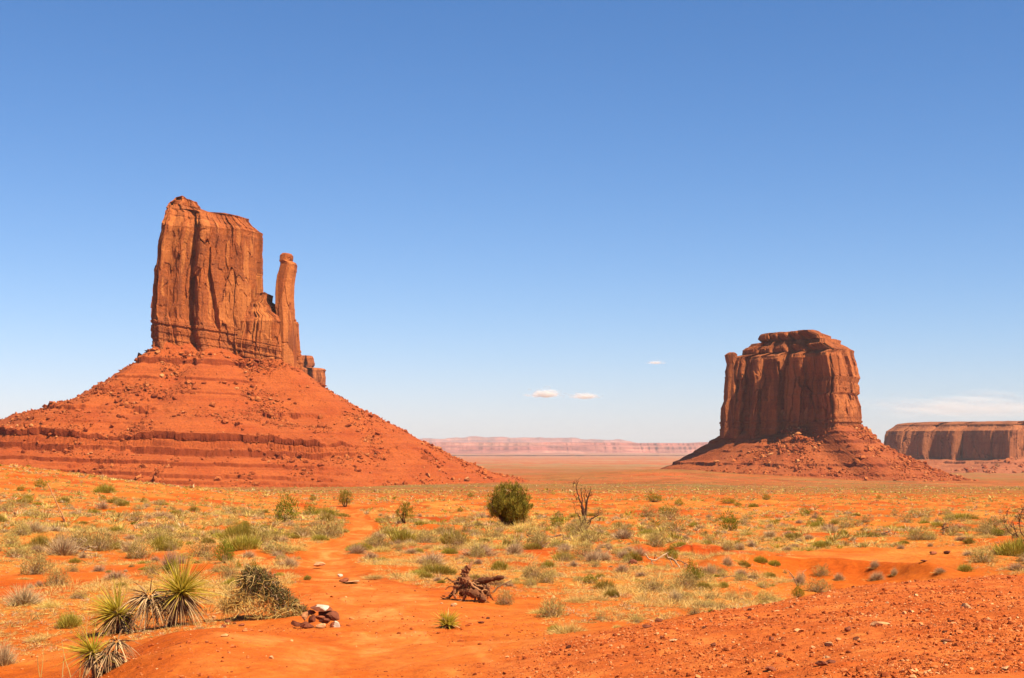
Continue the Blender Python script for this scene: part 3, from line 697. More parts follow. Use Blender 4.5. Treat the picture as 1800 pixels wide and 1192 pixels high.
local(link('spire', me), bt)

P_left = [(0, 108), (25, 86), (66, 60), (102, 42), (152, 33), (205, 2), (270, -30), (350, -60)]
P_right = [(0, 82), (27, 60), (68, 37), (124, 8), (163, -11), (204, -29), (262, -43), (350, -58)]
P_front = [(0, 98), (26, 82), (64, 58), (100, 38), (138, 24), (176, -3), (212, -23), (275, -52)]
P_fr = [(0, 90), (26, 72), (66, 48), (110, 24), (150, 8), (186, -12), (226, -30), (295, -55)]
P_fl = [(0, 103), (26, 84), (66, 59), (102, 40), (146, 30), (190, 0), (245, -27), (320, -54)]
P_back = P_left
me, G1 = talus_mesh('talus', M['talus'], -300, 1608, 84, 44, {0: P_right, 90: P_back, 180: P_left, 225: P_fl, 270: P_front, 315: P_fr},
                    [(84, 6, 13, 0.32), (66, 1.4, 9, -0.1), (52, 1.2, 8, -0.1), (33, 5.0, 16, 0.25), (20, 1.0, 8, -0.2), (2, 14, 23, 0.30), (-15, 2.6, 5.2, 0.3), (-20, 2.6, 5.0, 0.3), (-25, 2.4, 4.8, 0.3), (-30, 2.4, 4.8, 0.3), (-35, 2.2, 4.6, 0.3), (-40, 2.2, 4.6, 0.3)], seed=50, dip=0.035, nt_=1700, nr=380, loops=[lpA, lpB], rightfree=True)
local(link('talus', me), bt)
o = local(link('scree', scree(G1, 22000, 0.55, 3.8, M['boulder'], 61, front=1640)), bt); tag(o, kind='stuff')

# --- the right butte
D2 = 2400.0
b2 = empty('butte', ((1390 - HX) / F * D2, D2, -50))
tag(b2, 'broad blocky sandstone butte on the right, its left wall in deep shade', 'butte')
foot_m = [(0.0, 160), (0.01, 146), (0.06, 124), (0.10, 112), (0.15, 122), (0.22, 88), (0.27, 96), (0.36, 60), (0.42, 64), (0.5, 26), (0.58, 22), (0.65, -4), (0.69, -24), (0.73, -34), (0.78, -24), (0.84, -12), (0.92, 12), (1.0, 44), (1.0, 90), (0.9, 170), (0.5, 210), (0.1, 210)]
prof_m = [(577, 1334, 1446), (580, 1332, 1449), (586, 1331, 1462), (592, 1333, 1466), (594, 1322, 1476), (602, 1311, 1480), (606, 1306, 1487), (611, 1304, 1494), (614, 1302, 1499), (620, 1284, 1500), (626, 1279, 1501), (632, 1278, 1503), (645, 1275, 1507), (658, 1275, 1509), (662, 1275, 1510), (672, 1274, 1507), (690, 1273, 1507), (694, 1273, 1504), (700, 1273, 1505), (714, 1268, 1510), (740, 1267, 1511), (765, 1266, 1511), (790, 1264, 1513)]
me, lpM = cliff_mesh('cliff', M['merrick'], D2, 2550, 2462, prof_m, foot_m, seed=101, S=1.45, bedrow=728, caprow=618, nu=900, nz=300, amp=0.9, PL=1.4,
                   depth=[(577, .55), (592, .62), (594, .72), (611, .86), (614, .90), (626, .96), (790, 1.03)])
local(link('cliff', me), b2)
prof_p = [(621, 1277, 1291), (624, 1275, 1293), (634, 1276, 1293), (640, 1277, 1295), (700, 1274, 1298), (714, 1270, 1300), (770, 1266, 1304)]
me, _ = cliff_mesh('pillar', M['merrick'], D2 + 138, 2545, 2545, prof_p, foot_sp, seed=133, nu=200, nz=150, amp=0.3, depth=[(621, 1.2), (770, 1.5)])
local(link('pillar', me), b2)
Q_left = [(0, 20), (12, 12), (24, 7), (60, -12), (86, -24), (113, -34), (160, -50), (240, -70)]
Q_right = [(0, 34), (14, 22), (30, 9), (61, -10), (92, -28), (125, -42), (170, -54), (250, -74)]
Q_front = [(0, 32), (16, 24), (36, 10), (80, -16), (120, -34), (160, -46), (220, -56), (320, -72)]
me, G2 = talus_mesh('talus', M['talus2'], (1392 - HX) / F * (D2 + 60), D2 + 75, 108, 82, {0: Q_right, 90: Q_left, 180: Q_left, 270: Q_front},
                    [(22, 2.5, 9, 0.1), (8, 4, 12, 0.1), (-8, 2.5, 9, 0.0), (-28, 3.5, 11, 0.2), (-42, 2.5, 8, 0.2)], S=1.3, seed=150, nt_=1200, nr=230, loops=[lpM])
local(link('talus', me), b2)
o = local(link('scree', scree(G2, 6500, 1.1, 5.5, M['boulder'], 161, front=2450, clump=0.2)), b2); tag(o, kind='stuff')

# --- the small butte showing behind the left one
D3 = 3200.0
b3 = empty('butte', ((545 - HX) / F * D3, D3, 0))
tag(b3, 'small hazy butte peeping out behind the right foot of the spired butte', 'butte')
foot_s = [(0.0, 30), (0.05, -10), (0.3, -26), (0.5, -22), (0.62, -8), (0.70, -30), (0.92, -22), (1.0, 6), (0.9, 50), (0.2, 50)]
prof_s = [(626, 517, 549), (629, 514, 550), (638, 514, 552), (646, 512, 553), (648, 508, 566), (651, 505, 570), (664, 504, 572), (690, 503, 571), (720, 500, 572)]
me, _ = cliff_mesh('cliff', M['merrick'], D3, D3, D3, prof_s, foot_s, seed=203, S=1.6, caprow=649, nu=360, nz=140, amp=0.5)
local(link('cliff', me), b3)
me, G3 = talus_mesh('talus', M['talus2'], (537 - HX) / F * D3, D3 + 10, 44, 36, {0: [(0, 100), (60, 60), (160, 0), (300, -75)], 180: [(0, 100), (60, 60), (160, 0), (300, -75)]},
                    [(40, 4, 12, 0.1)], S=1.6, seed=250, nt_=300, nr=80)
local(link('talus', me), b3)

# --- the long mesa at the right edge
D4 = 5000.0
b4 = empty('mesa', ((1900 - HX) / F * D4, D4, -80))
tag(b4, 'long flat-topped mesa at the right edge, half in bluish shade', 'mesa')
foot_e = [(0.0, 260), (0.005, 200), (0.02, 165), (0.05, 150), (0.08, 105), (0.11, 115), (0.15, 50), (0.18, 60), (0.22, -20), (0.25, -70), (0.27, -110), (0.29, -100), (0.33, -60), (0.36, -80), (0.42, -30), (0.5, 0), (0.58, -20), (0.7, 60), (0.8, 40), (1.0, 200), (1.0, 500), (0.5, 700), (0.1, 600)]
prof_e = [(741, 1600, 2180), (743, 1590, 2186), (747, 1581, 2190), (749, 1578, 2200), (752, 1574, 2204), (757, 1567, 2206), (764, 1564, 2208), (776, 1562, 2210), (800, 1561, 2212), (825, 1560, 2214), (840, 1558, 2216)]
me, lpE = cliff_mesh('cliff', M['mesa'], D4, D4 + 200, D4, prof_e, foot_e, seed=303, S=2.6, caprow=752, bedrow=806, nu=1100, nz=150, amp=0.75, PL=1.8,
                   depth=[(741, .9), (749, .95), (757, 1.0), (840, 1.01)])
local(link('cliff', me), b4)
me, G4 = talus_mesh('talus', M['talus3'], (1880 - HX) / F * D4, D4 + 230, 610, 400, {a_: [(0, -40), (60, -60), (150, -78), (320, -104)] for a_ in (0, 90, 180, 225, 270, 315)},
                    [(-30, 6, 18, 0.1), (-52, 5, 14, 0.1)], S=2.4, seed=350, nt_=1400, nr=110, loops=[lpE])
local(link('talus', me), b4)
o = local(link('scree', scree(G4, 1500, 3, 12, M['boulder'], 361, front=4900, clump=0.2)), b4); tag(o, kind='stuff')

# --- distant mesa wall and the mountains beyond it (terrain)
def far_wall(name, D, half, top_row, base_row, mat, seed, nx=1500, nyy=60, rough=1.0, depth=3000.0, topf=None):
    a = np.linspace(-half, half, nx); t = np.linspace(0, 1, nyy)
    A, T_ = np.meshgrid(a, t, indexing='ij')
    zt = (HY - top_row) / F * D; zb = (HY - base_row) / F * D
    X = A
    front = 2000 * fbm(A / 2900, A * 0, o=7, seed=seed, g=0.6) * rough
    prof_z = np.interp(T_, [0, 0.25, 0.45, 0.5, 0.62, 0.66, 1.0], [0, 0.12, 0.34, 0.62, 0.72, 0.98, 1.0])
    Y = D + front * (1 - 0.45 * T_) + depth * np.interp(T_, [0, .45, .5, .62, .66, 1.0], [0, .13, .14, .22, .235, 1.0])
    Z = zb + (zt - zb) * prof_z
    if topf is not None: Z = zb + (topf(A) - zb) * prof_z
    Z = Z + (zt - zb) * 0.13 * fbm(A / 380, T_ * 4, o=4, seed=seed + 2) * np.sin(np.pi * T_)
    me = mesh_from(name, np.stack([X, Y, Z], -1).reshape(-1, 3), [grid_faces(nx, nyy)[:, ::-1]], [mat], False)
    return tag(link(name, me), kind='structure')
mm, nt2, bb = newmat('distant_mesa_rock'); k = N(nt2)
ff = k.noise(k.coord((0.02, 0.02, 1)), 0.022, 5, 0.7)
cc = k.ramp(ff, [(0.35, (0.26, 0.080, 0.075)), (0.5, (0.38, 0.13, 0.11)), (0.62, (0.48, 0.22, 0.18))])
cc = k.mix(0.7, cc, k.ramp(k.noise(k.coord((1, 1, 1.2)), 0.0022, 7, 0.75), [(0.35, (0.2, 0.2, 0.2)), (0.65, (0.8, 0.8, 0.8))]), 'OVERLAY')
k.l(cc, bb.inputs['Base Color'])
far_wall('mesa_terrain', 26000, 16000, 778, 797, mm, 400)
far_wall('hills', 46000, 30000, 766, 796, mm, 430, nx=600, nyy=30, rough=0.6, depth=6000,
         topf=lambda A: np.interp(A / 46000 * F + HX, [-900, 0, 400, 700, 830, 1000, 1100, 1130, 1300, 2800], [200, 200, 240, 215, 300, 265, 215, 110, 60, 60]) * (1 + 0.12 * fbm(A / 1500, A * 0, seed=5)))

# ------------------------------------------------------------------ plants: prototypes (unit width, base at 0)
def dome(rg, n, h=0.62, inner=0.35):
    v = norm(rg.normal(size=(n, 3))); v[:, 2] = np.abs(v[:, 2])
    r = inner + (1 - inner) * rg.random(n) ** 0.55
    lump = 1 + 0.55 * fbm(v[:, 0] * 2.2, v[:, 1] * 2.2, v[:, 2] * 2.2, o=2, seed=int(rg.integers(1e6)))
    P = v * (r * lump)[:, None] * np.array([0.5, 0.5, h])
    return P, v

def proto_bush(kind, seed, lod):
    rg = np.random.default_rng(seed); g = Geo()
    f = 1.0 if lod == 0 else 0.5; wf = 1.0 if lod == 0 else 1.5
    if kind == 'sagebrush':
        P, v = dome(rg, int(1500 * f), 0.6, 0.45)
        blades(g, P, v * 0.7 + rg.normal(size=P.shape) * 0.45 + [0, 0, 0.5], rg.uniform(0.05, 0.12, len(P)), 0.014 * wf, 0.1, 2, np.clip(rg.normal(0.5, 0.25, len(P)) + (P[:, 2] - 0.3) * 0.5, 0, 1), 0, rg)
        n = int(260 * f); P, v = dome(rg, n, 0.42, 0.15); blades(g, P * 0.35, v + [0, 0, 0.25], rg.uniform(0.2, 0.45, n), 0.009 * wf, 0.12, 3, rg.random(n), 1, rg)
        mats = [M['sage'], M['grey']]
    elif kind == 'rabbitbrush':
        P, v = dome(rg, int(1000 * f), 0.55, 0.3); b = P * [0.8, 0.8, 0.45]
        blades(g, b, v * 0.55 + rg.normal(size=P.shape) * 0.2 + [0, 0, 0.8], rg.uniform(0.12, 0.26, len(P)), 0.012 * wf, 0.08, 2, np.clip(rg.normal(0.5, 0.27, len(P)), 0, 1), 0, rg)
        n = int(220 * f); P, v = dome(rg, n, 0.4, 0.1); blades(g, P * 0.3, v + [0, 0, 0.4], rg.uniform(0.2, 0.4, n), 0.009 * wf, 0.1, 3, rg.random(n), 1, rg)
        mats = [M['rabbit'], M['straw']]
    elif kind == 'grass_tuft':
        n = int(1000 * f); b = np.stack([rg.normal(size=n) * 0.19, rg.normal(size=n) * 0.19, np.zeros(n)], -1)
        dr = norm(b + rg.normal(size=(n, 3)) * 0.12 + [0, 0, 0.2]); dr[:, 2] = np.abs(dr[:, 2]) + 0.12
        blades(g, b, dr, rg.uniform(0.12, 0.42, n), 0.009 * wf, rg.uniform(0.0, 0.5, n), 3, rg.random(n), 0, rg)
        mats = [M['straw'], M['straw']]
    elif kind == 'dry_shrub':
        n = int(900 * f); P, v = dome(rg, n, 0.6, 0.1); b = P * [0.55, 0.55, 0.4]
        blades(g, b, v * 0.9 + rg.normal(size=P.shape) * 0.35 + [0, 0, 0.35], rg.uniform(0.12, 0.34, n), 0.0065 * wf, 0.03, 2, np.clip(rg.normal(0.55, 0.25, n), 0, 1), 0, rg)
        n = int(60 * f) + 8; v = norm(rg.normal(size=(n, 3)) + [0, 0, 0.6]); v[:, 2] = np.abs(v[:, 2]); blades(g, v * 0, v, rg.uniform(0.3, 0.55, n), 0.018 * wf, 0.05, 3, rg.random(n) * 0.5, 0, rg)
        n = int(260 * f); b = np.stack([rg.normal(size=n) * 0.25, rg.normal(size=n) * 0.25, np.zeros(n)], -1)
        blades(g, b, norm(b + [0, 0, 0.3]), rg.uniform(0.1, 0.25, n), 0.008 * wf, 0.3, 2, rg.random(n), 1, rg)
        mats = [M['grey'], M['straw']]
    elif kind == 'green_bush':
        P, v = dome(rg, int(1900 * f), 0.95, 0.35); P = P * [1, 1, 0.85] + [0, 0, 0.10]
        P[:, :2] *= (0.62 + 0.55 * np.sin(np.pi * np.clip(P[:, 2] / 0.95, 0.1, 0.9)))[:, None]
        blades(g, P, v * 0.6 + rg.normal(size=P.shape) * 0.5 + [0, 0, 0.4], rg.uniform(0.05, 0.12, len(P)), 0.02 * wf, 0.1, 2, np.clip(rg.normal(0.5, 0.27, len(P)), 0, 1), 0, rg)
        n = int(160 * f) + 20; v = norm(rg.normal(size=(n, 3)) + [0, 0, 1]); v[:, 2] = np.abs(v[:, 2]); blades(g, v * 0, v, rg.uniform(0.25, 0.55, n), 0.012 * wf, 0.0, 3, rg.random(n), 1, rg)
        mats = [M['green'], M['grey']]
    elif kind == 'olive_bush':
        n = int(1300 * f); b = np.stack([rg.uniform(-.42, .42, n), rg.uniform(-.3, .3, n), np.zeros(n)], -1)
        h = 0.42 * np.clip(1 - (b[:, 0] / 0.5) ** 2, 0.15, 1)
        blades(g, b, np.stack([b[:, 0] * 0.8, b[:, 1] * 0.8, np.full(n, 0.6)], -1) + rg.normal(size=(n, 3)) * 0.13, h * rg.uniform(0.6, 1.15, n), 0.011 * wf, 0.05, 2, np.clip(rg.normal(0.35, 0.25, n), 0, 1), 0, rg)
        n = int(200 * f); b = np.stack([rg.uniform(-.4, .4, n), rg.uniform(-.3, .3, n), np.zeros(n)], -1)
        blades(g, b, b + [0, 0, 0.3], rg.uniform(0.1, 0.25, n), 0.01 * wf, 0.3, 2, rg.random(n), 1, rg)
        mats = [M['rabbit'], M['straw']]
    return g.mesh(kind, mats)

KINDS = ['sagebrush', 'rabbitbrush', 'grass_tuft', 'dry_shrub', 'green_bush', 'olive_bush']
PROTO = {(k_, l): [proto_bush(k_, 1000 + 37 * i + 7 * q, l) for q in range(4)] for i, k_ in enumerate(KINDS) for l in (0, 1)}
HASP = {'sagebrush': 0.6, 'rabbitbrush': 0.5, 'grass_tuft': 0.5, 'dry_shrub': 0.55, 'green_bush': 0.95, 'olive_bush': 0.42}
DESC = {'sagebrush': ('grey-green sagebrush', 'sagebrush'), 'rabbitbrush': ('yellow-green brush', 'bush'), 'grass_tuft': ('straw-yellow grass tuft', 'grass tuft'),
        'dry_shrub': ('leafless grey twiggy shrub', 'dry shrub'), 'green_bush': ('bright green bush', 'bush'), 'olive_bush': ('olive broom-like bush', 'bush')}
def zone(px, row):
    if row > 1040: return 'in the open foreground sand below the fallen root' if px > 600 else 'near the yuccas in the left foreground'
    if px < 600: return 'on the sandy rise left of the trail' if row < 930 else 'on the bare orange slope left of the trail'
    if px < 1000: return 'between the trail and the dead tree'
    if px < 1400: return 'on the flat right of the dead tree' if row > 915 else 'in the scrub band before the right butte'
    return 'around the sand hollow at the right' if row > 930 else 'on the far right flat below the mesa'

placed = []
def put(kind, px, row, wpx, label=None, hpx=None, rg=rng, shared=True):
    p = hit(px, row); d = p[1]
    wm = wpx * d / F; hm = (hpx * d / F / HASP[kind]) if hpx else wm * rg.uniform(0.85, 1.15)
    me = PROTO[(kind, 0 if d < 62 else 1)][int(rg.integers(4))]
    o = link(kind, me, None, (p[0], p[1], p[2] - 0.02 * wm))
    o.rotation_euler = (0, 0, 0 if kind == 'olive_bush' else rg.uniform(0, 6.28)); o.scale = (wm, wm, hm)
    base, cat = DESC[kind]
    if label: tag(o, label, cat)
    else:
        z_ = zone(px, row); tag(o, 'small ' + base + ' ' + z_, cat, base + ' ' + z_)
    placed.append((p[0], p[1], wm * 0.5, kind, px, row))
    return o

HAND = [
 ('olive_bush', 184, 866, 40, 'rounded olive bush highest on the crest left of the trail', 20), ('green_bush', 71, 857, 24, 'dark green bush behind the leaning dead pole', 16), ('green_bush', 36, 863, 15, 'small green bush just left of the leaning dead pole top', 10),
 ('rabbitbrush', 214, 890, 24, 'yellow-green brush below the olive bush on the left crest', 14), ('dry_shrub', 180, 894, 34, 'grey shrub right of the leaning dead pole', 20), ('sagebrush', 240, 917, 27, 'lone round sagebrush on open sand right of the leaning pole', 22),
 ('grass_tuft', 260, 911, 13, None, 8), ('sagebrush', 278, 897, 17, None, 10), ('rabbitbrush', 342, 899, 24, None, 14), ('sagebrush', 60, 909, 40, 'wide pale sagebrush just left of the foot of the leaning pole', 18),
 ('sagebrush', 37, 941, 40, 'dark-based round sagebrush below the wide pale one at left', 26), ('sagebrush', 8, 898, 32, None, 14), ('rabbitbrush', 145, 922, 32, 'low green-topped brush at the foot of the leaning dead pole', 10), ('dry_shrub', 157, 909, 16, None, 12),
 ('sagebrush', 175, 968, 62, 'large sagebrush growing over the pile of dead branches', 38), ('dry_shrub', 230, 970, 50, 'pale rounded dry shrub right of the dead branch pile', 32), ('dry_shrub', 203, 1019, 58, 'brown twiggy mound above the left yucca', 26),
 ('sagebrush', 30, 980, 56, 'sagebrush at the left edge above the big pale straw shrub', 26), ('sagebrush', 64, 1010, 60, 'green-topped sagebrush directly above the big pale straw shrub', 40), ('dry_shrub', 42, 1064, 92, 'biggest pale straw shrub at the left edge', 50), ('grass_tuft', 88, 1068, 46, 'yellow grass tuft leaning on the big pale shrub', 26),
 ('rabbitbrush', 122, 1103, 56, 'green twiggy brush just left of the left yucca', 34), ('dry_shrub', 6, 1170, 66, 'dark brown twiggy shrub cut by the left edge', 58), ('green_bush', 395, 990, 34, 'bright green upright bush left of the trail', 44), ('sagebrush', 364, 986, 32, 'low sagebrush touching the bright green bush', 16),
 ('dry_shrub', 300, 1000, 46, 'tall pale feathery shrub behind the right yucca', 50), ('dry_shrub', 273, 987, 26, None, 14), ('sagebrush', 314, 926, 13, None, 7), ('dry_shrub', 268, 949, 46, 'pale wispy shrub in the bare middle of the left slope', 20), ('sagebrush', 324, 949, 28, None, 14),
 ('rabbitbrush', 214, 1033, 30, None, 14), ('grass_tuft', 242, 1038, 28, None, 14), ('grass_tuft', 157, 1031, 30, None, 14), ('grass_tuft', 205, 1106, 60, 'straw grass at the foot of the left yucca', 22),('grass_tuft', 70, 1125, 60, 'low straw grass patch left of the darkest yucca', 16),
 ('olive_bush', 569, 907, 54, 'low olive mound left of the far end of the trail', 18), ('green_bush', 550, 880, 13, None, 12), ('dry_shrub', 473, 967, 34, 'small grey shrub right of the bright green bush', 22), ('dry_shrub', 508, 997, 46, 'grey-yellow shrub left of the trail bend', 26), ('rabbitbrush', 540, 1019, 17, None, 11),
 ('dry_shrub', 628, 973, 46, 'pale stick-filled shrub on the right bank of the trail', 26), ('sagebrush', 665, 965, 42, 'sagebrush behind the stick-filled shrub by the trail', 28), ('dry_shrub', 652, 983, 36, 'white dry shrub tumbling down the right bank of the trail', 20), ('grass_tuft', 657, 1016, 44, 'low straw tuft beside the pale slab on the trail', 16),
 ('dry_shrub', 757, 994, 78, 'wide pale feathery shrub above the fallen root', 34), ('olive_bush', 766, 1008, 80, 'long low olive bush right above the fallen root', 20), ('sagebrush', 702, 969, 15, None, 13),
 ('sagebrush', 822, 936, 32, 'dark sagebrush in the shade left of the big juniper', 16), ('dry_shrub', 877, 936, 26, 'grey shrub at the foot of the big juniper', 16), ('sagebrush', 803, 921, 28, None, 13), ('sagebrush', 833, 913, 30, None, 12), ('green_bush', 809, 900, 12, None, 9), ('green_bush', 827, 874, 13, None, 8),
 ('dry_shrub', 905, 975, 44, 'purplish twiggy shrub below the big juniper', 34), ('rabbitbrush', 890, 961, 20, 'green brush caught in the purplish twiggy shrub', 18), ('rabbitbrush', 850, 953, 28, None, 10), ('sagebrush', 839, 980, 30, None, 26), ('rabbitbrush', 878, 1002, 38, 'green-grey brush right above the fallen root log', 24),
 ('sagebrush', 938, 1016, 44, 'pale green sagebrush right of the fallen root', 26), ('sagebrush', 994, 987, 28, None, 16), ('dry_shrub', 1041, 988, 40, 'grey dry shrub below the dead tree', 30), ('sagebrush', 1034, 951, 34, 'pale sagebrush at the foot of the dead tree', 18), ('sagebrush', 1095, 943, 40, 'round sagebrush right of the dead tree', 26),
 ('sagebrush', 1085, 974, 24, None, 12), ('sagebrush', 986, 935, 15, None, 10), ('dry_shrub', 1002, 927, 28, None, 14), ('sagebrush', 982, 906, 14, None, 8), ('sagebrush', 887, 1063, 36, 'sagebrush growing against the right of the fallen root', 22), ('rabbitbrush', 908, 1021, 11, None, 7),
 ('sagebrush', 971, 1084, 54, 'sagebrush topping the large straw clump right of the root', 34), ('grass_tuft', 1000, 1112, 66, 'large sprawling straw clump in the open sand', 40), ('rabbitbrush', 975, 1109, 28, None, 16), ('grass_tuft', 950, 1078, 40, None, 22), ('grass_tuft', 1012, 1058, 52, None, 24), ('grass_tuft', 1045, 1055, 52, None, 22),
 ('olive_bush', 1075, 1050, 30, 'round olive bush in the straw grass at centre right', 18), ('sagebrush', 1056, 1090, 24, 'small dark sagebrush on bare sand right of the straw clump', 14), ('sagebrush', 1120, 1094, 24, 'small dark sagebrush on the edge of the gravel rise', 14), ('grass_tuft', 1085, 1103, 17, None, 11), ('grass_tuft', 1130, 1057, 30, None, 16),
 ('olive_bush', 1112, 986, 38, 'yellowish clump on the low cut bank left end', 20), ('green_bush', 1150, 882, 32, 'dark green bush at left of the far scrub band', 16), ('green_bush', 1194, 889, 17, None, 12), ('green_bush', 1171, 907, 32, 'brownish green bush below the far dark green pair', 22), ('green_bush', 1281, 885, 28, 'low dark green bush straight below the right butte left end', 11),
 ('green_bush', 1347, 879, 15, 'small round dark bush alone below the right butte', 11), ('green_bush', 1297, 890, 15, None, 7), ('olive_bush', 1324, 891, 20, None, 8), ('rabbitbrush', 1218, 926, 18, None, 11), ('rabbitbrush', 1281, 919, 24, None, 12), ('sagebrush', 1307, 924, 28, None, 14), ('rabbitbrush', 1360, 922, 24, None, 12),
 ('green_bush', 1128, 935, 15, None, 10), ('sagebrush', 1213, 941, 14, None, 10), ('dry_shrub', 1192, 946, 20, None, 10), ('sagebrush', 1141, 950, 20, None, 9), ('rabbitbrush', 1385, 946, 14, 'tiny bright green brush on the bare red flat', 11), ('dry_shrub', 1405, 954, 24, None, 12),
 ('green_bush', 1180, 985, 24, 'bright green upright bush behind the twisted deadwood', 27), ('green_bush', 1218, 1022, 34, 'dark green bush ringed by grey twigs', 36), ('dry_shrub', 1246, 1010, 40, 'pale shrub right of the twig-ringed green bush', 26), ('grass_tuft', 1252, 1031, 34, 'bright straw tuft below the twig-ringed green bush', 22), ('olive_bush', 1235, 1038, 36, 'rust-olive bush under the twig-ringed green bush', 20), ('rabbitbrush', 1273, 1033, 20, None, 16),
 ('dry_shrub', 1279, 995, 28, 'thin standing grey shrub right of the twisted deadwood', 28), ('olive_bush', 1305, 996, 30, 'olive clump, left of the three on the low ledge', 14), ('olive_bush', 1336, 989, 28, 'olive clump, middle of the three on the low ledge', 14), ('olive_bush', 1360, 994, 26, 'olive clump, right of the three on the low ledge', 12), ('dry_shrub', 1303, 1013, 38, 'dead grey mound under the low ledge', 20),
 ('dry_shrub', 1407, 1028, 26, 'tall leaning grey shrub above the gravel rise', 36), ('green_bush', 1403, 1050, 22, 'yellow-green bush at the crest of the gravel rise', 22), ('sagebrush', 1445, 1012, 30, 'flat-topped sagebrush on a pale bare stem', 20), ('sagebrush', 1438, 1041, 50, 'wide sagebrush half hidden by the gravel crest', 24), ('dry_shrub', 1475, 1020, 28, 'grey rounded shrub left of the sand hollow', 20),
 ('sagebrush', 1340, 1033, 28, None, 12), ('sagebrush', 1346, 1058, 40, 'dark sagebrush resting on the gravel rise edge', 20), ('sagebrush', 1314, 1050, 24, None, 10), ('dry_shrub', 1187, 1059, 38, 'feathery grey shrub alone at the lower centre right', 32), ('sagebrush', 1248, 1053, 22, None, 11), ('grass_tuft', 1218, 1057, 28, None, 14), ('sagebrush', 1229, 1047, 15, None, 8),
 ('sagebrush', 1221, 1079, 22, 'dark sagebrush tuft where sand meets gravel', 13), ('rabbitbrush', 1250, 1076, 12, None, 7), ('grass_tuft', 1128, 1055, 30, None, 16), ('rabbitbrush', 1483, 940, 24, None, 12), ('rabbitbrush', 1467, 921, 24, None, 9), ('rabbitbrush', 1520, 933, 20, None, 9), ('dry_shrub', 1555, 942, 20, None, 12), ('rabbitbrush', 1585, 933, 36, None, 13),
 ('sagebrush', 1612, 949, 38, 'sagebrush left of the pair above the sand slope', 20), ('sagebrush', 1634, 949, 30, 'sagebrush right of the pair above the sand slope', 18), ('rabbitbrush', 1646, 926, 28, None, 12), ('dry_shrub', 1687, 931, 44, 'wide grey shrub above the sand slope at right', 16), ('sagebrush', 1730, 936, 40, 'wide sagebrush near the bare tree at the right edge', 20), ('sagebrush', 1748, 923, 44, None, 16),
 ('sagebrush', 1615, 908, 56, None, 16), ('olive_bush', 1690, 913, 66, 'broad rust-olive bush on the far right flat', 14), ('dry_shrub', 1583, 965, 20, None, 10), ('dry_shrub', 1635, 961, 16, None, 10), ('sagebrush', 1728, 988, 50, 'dark sagebrush low on the slope at right, above the gravel crest', 28), ('rabbitbrush', 1696, 1005, 32, 'lime-green brush behind the gravel crest', 18),
 ('dry_shrub', 1787, 1003, 44, 'dark grey round shrub behind the gravel crest at the right edge', 22), ('sagebrush', 1797, 987, 22, None, 14), ('dry_shrub', 1653, 1008, 28, None, 14), ('dry_shrub', 1538, 999, 24, 'grey twigs on the rim of the sand hollow', 22), ('dry_shrub', 1542, 1020, 38, 'twiggy shrub in front of the sand hollow', 24), ('dry_shrub', 1572, 1012, 18, None, 20),
 ('dry_shrub', 712, 935, 22, None, 12), ('green_bush', 1545, 877, 10, None, 7),
]
for h in HAND: put(h[0], h[1], h[2], h[3], h[4], h[5])

# scattered repeats: uniform over bearing and log distance, thinned into patches
count = {k_: sum(1 for q in placed if q[3] == k_) for k_ in KINDS}
rs = np.random.default_rng(77)
def scatter_many(N_, dr, seed, wr, cap=285):
    r = np.random.default_rng(seed); done = 0
    for _ in range(N_ * 12):
        if done >= N_: break
        px = r.uniform(-60, 1860); d = math.exp(r.uniform(math.log(dr[0]), math.log(dr[1])))
        x = (px - HX) / F * d
        dens = 0.5 + 0.75 * float(fbm(x / 6.0, d / 9.0, o=2, seed=seed))
        if px < 620: dens += 0.12 if d > 55 else -0.05
        if 560 < px < 760 and d < 22: dens = 0.05
        if px > 1100 and 32 < d < 60: dens -= 0.22
        if 1400 < px < 1700 and 24 < d < 52: dens = 0.0
        if r.random() > dens: continue
        if float(trail_mask(np.array(x), np.array(d))) < 1.35: continue
        if float(gravel_mask(np.array(x), np.array(d))) > 0.15: continue
        z = float(ground_z(x, d)); row = HY - F * z / d
        if row > 1075: continue
        wq = float(np.exp(r.normal(math.log(wr), 0.35)))
        if any((x - a) ** 2 + (d - b_) ** 2 < (c_ + wq * 0.3) ** 2 for a, b_, c_, *_ in placed): continue
        u = r.random(); kq = float(fbm(x / 11, d / 15, seed=5, o=2))
        kind = ('sagebrush' if u < 0.40 + 0.2 * kq else 'grass_tuft' if u < 0.68 else 'rabbitbrush' if u < 0.78 else 'dry_shrub' if u < 0.94 else 'olive_bush' if u < 0.98 else 'green_bush')
        if count[kind] >= cap: continue
        count[kind] += 1; done += 1
        if kind == 'grass_tuft': wq *= 0.9
        me = PROTO[(kind, 0 if d < 62 else 1)][int(r.integers(4))]
        o = link(kind, me, None, (x, d, z - 0.02 * wq)); o.rotation_euler = (0, 0, r.uniform(-.4, .4) if kind == 'olive_bush' else r.uniform(0, 6.28)); o.scale = (wq * r.uniform(.75, 1.35), wq, wq * r.uniform(0.6, 1.3))
        base, cat = DESC[kind]; z_ = zone(px, row); tag(o, 'small ' + base + ' ' + z_, cat, base + ' ' + z_)
        placed.append((x, d, wq * 0.5, kind, px, row))
scatter_many(230, (19, 40), 501, 0.24)
scatter_many(720, (38, 100), 502, 0.55)

